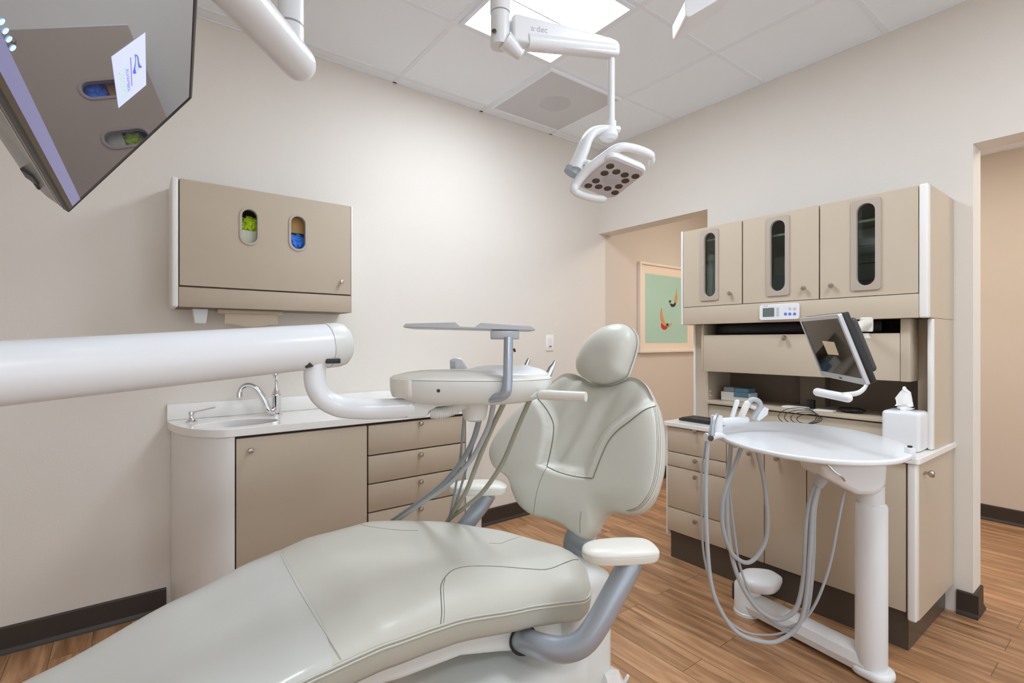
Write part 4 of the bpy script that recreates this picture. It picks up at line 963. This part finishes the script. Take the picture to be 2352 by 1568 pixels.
P = [at(727, 822, 1.27), at(723, 862, 1.27), at(729, 893, 1.272), at(748, 918, 1.28), at(785, 935, 1.29), at(840, 939, 1.30), at(900, 938, 1.32), at(950, 935, 1.335)]
obj('elbow_tube', tube(B(), spl(P, 8), .0265, 28), 'white', du)
obj('dark_latch', tube(B(), [at(702, 838, 1.235), at(716, 834, 1.235)], .009, 10), 'dgrey', du)
obj('latch_recess', box(B(), -.018, .018, -.004, .004, -.006, .006, .002, 2, Matrix.Translation(at(765, 829, 1.265))), 'black', du)
def slab(pix, d0, d1): 
    b = B(); P_ = [at(px, py, d0) for px, py in pix]; Q_ = [p+FW*(d1-d0) for p in P_]
    a_ = [b.verts.new(p) for p in P_]; c_ = [b.verts.new(p) for p in Q_]; b.faces.new(a_); b.faces.new(c_[::-1])
    for i in range(len(a_)): j = (i+1) % len(a_); b.faces.new((a_[i], a_[j], c_[j], c_[i]))
    return b
obj('bracket', slab([(958, 918), (1062, 916), (1052, 930), (1003, 934), (985, 944), (978, 958), (944, 961), (930, 957), (938, 936)], 1.31, 1.36), 'plast', du, bev=.004)
cp_ = spl([at(990, 947, 1.335), at(1012, 948, 1.335), at(1040, 940, 1.345), at(1066, 924, 1.36)], 14)
obj('corrugated_hose', tube(B(), cp_, [(.0165 if i % 2 else .0138) for i in range(len(cp_))], 16), 'plast', du)
obj('hub', lathe(B(), [(.018, -.05), (.030, -.044), (.036, -.02), (.040, .02)], at(1090, 925, 1.39), (0, 0, 1), 28), 'plast', du)
obj('hub_link', tube(B(), [at(945, 935, 1.335), at(1000, 932, 1.36), at(1085, 928, 1.39)], .014, 14), 'plast', du)
HCx = at(1090, 866, 1.40); hr = (RT*math.cos(.06)+FW*math.sin(.06)).normalized(); hf = UP.cross(hr)
fd = lambda a, b_, h=0.: HCx+hr*a+hf*b_+UP*(h-.012*a)
DO = [(-.214, -.05), (-.200, -.10), (-.13, -.135), (0, -.138), (.10, -.122), (.175, -.075), (.215, -.012), (.19, .07), (.10, .125), (-.05, .14), (-.17, .11), (-.212, .03)]
obj('head_lower', pillow(DO, fd, [(1.0, -.001), (1.0, -.012), (.98, -.026), (.93, -.042), (.84, -.056), (.70, -.065), (.5, -.069), (0, -.07)], 8), 'plast', du, ang=50)
obj('head_top', pillow(DO, fd, [(t_, .020*(1-t_**4)**.6) for t_ in (0, .4, .6, .75, .85, .92, .96, .985)]+[(1.0, 0)], 8), 'cream', du, ang=50)
DR = [(.03, -.105), (.10, -.095), (.165, -.062), (.205, -.01), (.18, .06), (.10, .11), (.0, .12), (-.03, .0)]
obj('head_deck', pillow(DR, lambda a, b_, h=0.: fd(a, b_, h+.012), [(t_, .022*(1-t_**3)**.7) for t_ in (0, .4, .6, .75, .85, .92, .96, .985)]+[(1.0, 0), (1., -.01)], 8), 'white', du, ang=50)
hd = bvh([o for o in du.children if o.name.startswith('head_lower')][0])
obj('end_panel', pillow([(-.222, -.045), (-.2, -.098), (-.155, -.125), (-.15, -.06), (-.16, .02), (-.19, .03), (-.216, .02)], lambda a, b_, h=0.: fd(a*1.012, b_*1.02, h), [(0, .006), (.8, .006), (1, 0), (1.0, -.02), (.96, -.036), (.85, -.048), (0, -.052)], 8), 'cream', du, ang=50)
ep = bvh(du.children[-1])
for p0, p1 in (((925, 862), (925, 872)), ((929, 861), (929, 870)), ((909, 870), (915, 873))):
    seam(ep, [p0, p1], du, .0014, 'slot', 'dgrey')
for px, py in ((1007, 897), (1149, 903)):
    h = hd.ray_cast(CAM, ray(px, py).normalized())
    if h[0]: obj('screw_hole', lathe(B(), [(.0045, -.002), (.0045, .0008), (.002, .001)], h[0], h[1], 14), 'dgrey', du)
seam(hd, [(1198, 874), (1199, 884), (1207, 890), (1216, 884), (1217, 874)], du, .0007, 'latch_outline')
# instrument tray above
tz = at(1080, 757, 1.37).z; tc = at(1079, 760, 1.38)
ft = lambda a, b_, h=0.: V((tc.x, tc.y, tz))+hr*a+hf*b_+UP*(h-.022*a)
Xt = frame(V((tc.x, tc.y, tz)), (hr-UP*.022).normalized(), hf, UP)
obj('tray', prism(B(), rrect(-.168, .172, -.09, .10, .02), 0, .0025, Xt), 'traymet', du, bev=.001)
Xl = frame(V((tc.x, tc.y, tz))-hf*.090, (hr-UP*.022).normalized(), UP, hf)
obj('tray_lip', prism(B(), [(-.166, .001), (-.166, .005), (-.160, .010), (-.035, .0165), (-.022, .006), (.014, .005), (.03, .0165), (.160, .011), (.171, .004), (.171, .001)], -.001, .002, Xl), 'traymet', du, bev=.0006)
Xb = frame(V((tc.x, tc.y, tz))+hf*.1, (hr-UP*.022).normalized(), UP, hf)
obj('tray_lip', prism(B(), [(-.166, .001), (-.166, .004), (.171, .004), (.171, .001)], -.002, .001, Xb), 'traymet', du)
tb = at(1159, 768, 1.33); obj('tray_clamp', box(B(), -.037, .037, -.03, .03, -.013, .011, .003, 2, frame(tb, hr, hf, UP)), 'traymet', du)
P = spl([at(1168, 776, 1.29), at(1167, 830, 1.275), at(1166, 880, 1.265), at(1163, 901, 1.265), at(1150, 911, 1.27), at(1130, 914, 1.29), at(1110, 916, 1.32)], 6)
obj('tray_post', tube(B(), P, .0122, 18), 'silver', du)
obj('tray_lever', tube(B(), [at(1180, 800, 1.285), at(1183, 808, 1.285)], .003, 8), 'black', du)
obj('handle', tube(B(), [at(1240, 906, 1.33), at(1346, 911, 1.27)], .0128, 24), 'cream', du)
obj('handle_plate', slab([(1182, 906), (1262, 898), (1290, 900), (1250, 912), (1195, 914)], 1.33, 1.37), 'plast', du, bev=.002)
obj('handpiece_holder', slab([(1032, 826), (1044, 821), (1060, 824), (1078, 850), (1060, 862), (1034, 858)], 1.50, 1.54), 'white', du, bev=.006)
obj('holder_face', slab([(1034, 829), (1046, 830), (1046, 845), (1034, 845)], 1.495, 1.50), 'btng', du)
obj('handpiece', tube(B(), [at(1205, 848, 1.45), at(1212, 830, 1.45), at(1215, 823, 1.45)], [.007, .006, .004], 12), 'chrome', du)
obj('handpiece', tube(B(), [at(1254, 872, 1.42), at(1266, 845, 1.42), at(1272, 836, 1.42), at(1275, 828, 1.42)], [.011, .0095, .006, .004], 12), 'chrome', du)
obj('holder_cup', lathe(B(), [(.016, -.01), (.016, .006), (.010, .010)], at(1206, 846, 1.45), (0, 0, 1), 16), 'white', du)
for nm, m_, r_, pts in (('hose', 'hosed', .0080, [(1109, 921, 1.38), (1101, 962, 1.40), (1087, 1010, 1.44), (1063, 1055, 1.50), (1025, 1103, 1.58), (980, 1141, 1.67), (918, 1184, 1.78), (880, 1212, 1.84), (850, 1250, 1.86)]),
        ('hose', 'hose', .0074, [(1134, 922, 1.37), (1125, 969, 1.40), (1108, 1010, 1.44), (1080, 1058, 1.50), (1032, 1110, 1.58), (974, 1151, 1.68), (922, 1188, 1.77), (880, 1216, 1.84), (850, 1256, 1.86)]),
        ('hose', 'hoseg', .0074, [(1161, 918, 1.37), (1125, 993, 1.44), (1098, 1058, 1.52), (1073, 1123, 1.62), (1053, 1158, 1.70), (1032, 1190, 1.79), (1010, 1225, 1.84)]),
        ('hose', 'hoseg', .0072, [(1222, 906, 1.38), (1187, 986, 1.44), (1153, 1065, 1.52), (1108, 1130, 1.62), (1067, 1165, 1.70), (1034, 1191, 1.80), (1005, 1225, 1.85)]),
        ('hose', 'hosed', .0036, [(1067, 938, 1.39), (1061, 1010, 1.46), (1056, 1060, 1.54), (1046, 1120, 1.64), (1032, 1186, 1.77), (1022, 1220, 1.82)]),
        ('hose', 'hosed', .0036, [(1103, 960, 1.40), (1080, 1044, 1.50), (1064, 1100, 1.60), (1050, 1145, 1.68), (1034, 1188, 1.78), (1020, 1225, 1.83)])):
    obj(nm, tube(B(), spl([at(*p) for p in pts], 8), r_, 12), m_, du)

# ------------------------------------------------------------------ assistant console
ac = thing('assistant_console', 'white oval work surface on a floor standing post and arm', 'assistant console', (2.15, .67, 0))
px_, py_ = 2.145, .668
b = B(); e1, e2 = V((-.634, .774)), V((.774, .634)); TC = V((2.082, .865))
el = [(TC+e1*.31*math.cos(2*math.pi*i/72)+e2*.394*math.sin(2*math.pi*i/72)) for i in range(72)]
obj('work_surface', prism(b, [(p.x, p.y) for p in el], .832, .850), 'white', ac, ang=40, bev=.006)
obj('post', lathe(B(), [(.046, .03), (.050, .06), (.050, .625), (.047, .632), (.041, .636), (.041, .70)], (px_, py_, 0), n=40), 'white', ac)
obj('support_box', slab([(1886, 1066), (2043, 1064), (2040, 1112), (2030, 1130), (2012, 1139), (1972, 1138), (1950, 1127), (1925, 1113), (1896, 1098)], 1.77, 1.93), 'white', ac, ang=40, bev=.018)
obj('chrome_lever', tube(B(), spl([at(1900, 1066, 1.755), at(1916, 1082, 1.75), at(1932, 1093, 1.75), at(1940, 1104, 1.76)], 4), .0035, 8), 'chrome', ac)
obj('hose_socket', tube(B(), [at(1905, 1082, 1.80), at(1888, 1098, 1.82), at(1878, 1112, 1.83)], [.024, .021, .020], 20), 'hose', ac)
# floor arm
pv0, pv1 = V((2.215, 1.165, 0)), V((px_, py_, 0)); da = (pv1-pv0).normalized(); sa = V((-da.y, da.x, 0)); La = (pv1-pv0).length
b = prism(B(), [(-.042, .020), (-.050, .05), (-.040, .085), (-.02, .096), (.02, .096), (.04, .085), (.05, .05), (.042, .020)], .02, La+.0, frame(pv0, sa, UP, da))
obj('floor_arm', b, 'white', ac, ang=30, bev=.004)
b = prism(B(), rrect(-.055, .055, -.06, .07, .045, 8), .012, .045, frame(pv1+V((0, 0, 0)), sa, da, UP))
obj('foot', b, 'white', ac, ang=40, bev=.012)
obj('foot_glide', lathe(B(), [(.03, .0), (.03, .012)], (px_, py_, .0005)), 'dgrey', ac)
obj('pivot', lathe(B(), [(.058, .0), (.058, .012), (.055, .014), (.055, .125), (.045, .14)], (pv0.x, pv0.y, .0005), n=32), 'white', ac)
pc_ = at(1748, 1330, 2.16); ptz = pc_.z
fp = lambda a, b_, h=0.: V((pc_.x, pc_.y, ptz))+RT*a+FW*b_+UP*h
obj('pivot_cover', pillow([(-.085, -.02), (-.05, -.062), (.02, -.065), (.085, -.01), (.092, .02), (.07, .07), (-.02, .085), (-.08, .04)], fp, [(t_, .022*(1-t_**5)**.6) for t_ in (0, .4, .6, .75, .87, .95, .985)]+[(1., 0), (1., -.012), (.90, -.035), (.7, -.042), (0, -.042)], 6), 'white', ac, ang=50)
obj('pivot_bracket', box(B(), 2.21, 2.42, 1.16, 1.24, .03, .11, .01, 3), 'dgrey', ac)
def aseg(nm, pts, r, m='hose', n=12): return obj(nm, tube(B(), spl([at(*p) for p in pts], 8), r, n), m, ac)
aseg('hose', [(1627, 1012, 1.96), (1622, 1093, 1.95), (1623, 1215, 1.93), (1633, 1337, 1.92), (1658, 1406, 1.91), (1698, 1455, 1.90), (1763, 1475, 1.88), (1804, 1463, 1.87), (1837, 1430, 1.86), (1853, 1361, 1.85), (1861, 1255, 1.84), (1866, 1174, 1.835), (1880, 1110, 1.83)], .0078)
aseg('hose', [(1621, 1012, 1.97), (1611, 1093, 1.98), (1613, 1235, 1.97), (1625, 1316, 1.96), (1653, 1398, 1.95), (1702, 1447, 1.94), (1763, 1458, 1.92), (1812, 1447, 1.90), (1845, 1422, 1.88), (1861, 1378, 1.87), (1870, 1276, 1.86), (1873, 1174, 1.85), (1885, 1112, 1.84)], .0042)
aseg('hose', [(1679, 1020, 2.00), (1670, 1133, 1.99), (1674, 1235, 1.98), (1694, 1321, 1.96), (1731, 1386, 1.94), (1771, 1418, 1.91), (1804, 1418, 1.89), (1832, 1390, 1.87), (1847, 1316, 1.86), (1851, 1215, 1.85), (1862, 1143, 1.845), (1876, 1108, 1.835)], .0085)
aseg('hose', [(1676, 1020, 2.01), (1674, 1101, 2.00), (1686, 1215, 1.99), (1702, 1308, 1.97), (1743, 1398, 1.95), (1796, 1437, 1.92), (1841, 1428, 1.89), (1858, 1370, 1.87), (1865, 1296, 1.86), (1869, 1194, 1.85), (1884, 1108, 1.84)], .0045)
aseg('hose', [(1704, 1024, 1.97), (1682, 1085, 1.96), (1662, 1142, 1.95), (1660, 1207, 1.95), (1678, 1264, 1.95), (1702, 1288, 1.95), (1723, 1290, 1.95), (1743, 1272, 1.95), (1759, 1239, 1.95), (1763, 1190, 1.94), (1755, 1105, 1.92), (1739, 1034, 1.90)], .0082)
aseg('hose', [(1943, 1110, 1.84), (1926, 1194, 1.84), (1906, 1296, 1.85), (1877, 1378, 1.86), (1845, 1424, 1.88), (1812, 1440, 1.90)], .0050)
# instrument holder at the left end
obj('holder_pivot', tube(B(), [at(1646, 954, 2.02), at(1646, 1008, 2.02)], [.022, .024], 24), 'white', ac)
obj('holder_ball', tube(B(), spl([at(1622, 1006, 1.97), at(1634, 1004, 1.975), at(1655, 1002, 1.99), at(1690, 1020, 2.02)], 4), [.020, .021, .020, .018, .017, .016, .015, .015, .015, .015, .015, .015, .015], 20), 'white', ac)
obj('holder_screw', lathe(B(), [(.011, 0), (.011, .004), (.005, .005)], at(1632, 1006, 1.948), -FW, 16), 'steel', ac)
obj('holder_bar', capsule(B(), at(1660, 968, 2.03), at(1712, 964, 2.10), .0155, .016), 'white', ac)
obj('air_syringe', tube(B(), [at(1634, 1000, 1.955), at(1637, 975, 1.96), at(1643, 958, 1.97), at(1648, 951, 1.98)], [.012, .010, .008, .006], 14), 'silver', ac)
obj('suction_tip', capsule(B(), at(1682, 956, 2.08), at(1693, 922, 2.08), .0085, .0095), 'white', ac)
obj('suction_valve', capsule(B(), at(1702, 958, 2.09), at(1716, 927, 2.09), .013, .014), 'cream', ac)
aseg('suction_hose', [(1718, 926, 2.09), (1728, 917, 2.09), (1742, 921, 2.09), (1746, 933, 2.09), (1736, 950, 2.09), (1728, 962, 2.09)], .0105, 'hose', 16)
obj('suction_grip', tube(B(), [at(1722, 932, 2.10), at(1745, 941, 2.10), at(1752, 944, 2.10)], .009, 12), 'cream', ac)
obj('saliva_valve', slab([(1748, 944), (1756, 934), (1767, 938), (1764, 952), (1752, 962), (1743, 968), (1738, 962)], 2.08, 2.11), 'white', ac, bev=.004)
ck = at(2090, 1041, 1.665); obj('table_clip', box(B(), -.010, .010, -.014, .014, -.020, .020, .003, 2, frame(ck, RT, FW, UP)), 'white', ac)
obj('clip_knob', lathe(B(), [(.007, 0), (.007, .006)], ck+V((0, 0, .0195)), n=12), 'black', ac)

pm = at(1612, 0, 1.95)
t = thing('ceiling_fixture', 'small white box hanging below ceiling at the top edge right of lamp', 'ceiling fixture', (pm.x, pm.y, CZ))
obj('housing', slab([(1573, 4), (1574, 34), (1579, 38), (1586, 37), (1655, -4), (1700, -40), (1660, -60), (1590, -30)], 1.90, 2.05), 'white', t, bev=.004)
obj('stem', tube(B(), [V((pm.x, pm.y, pm.z+.06)), V((pm.x, pm.y, CZ-.001))], .02, 16), 'white', t)
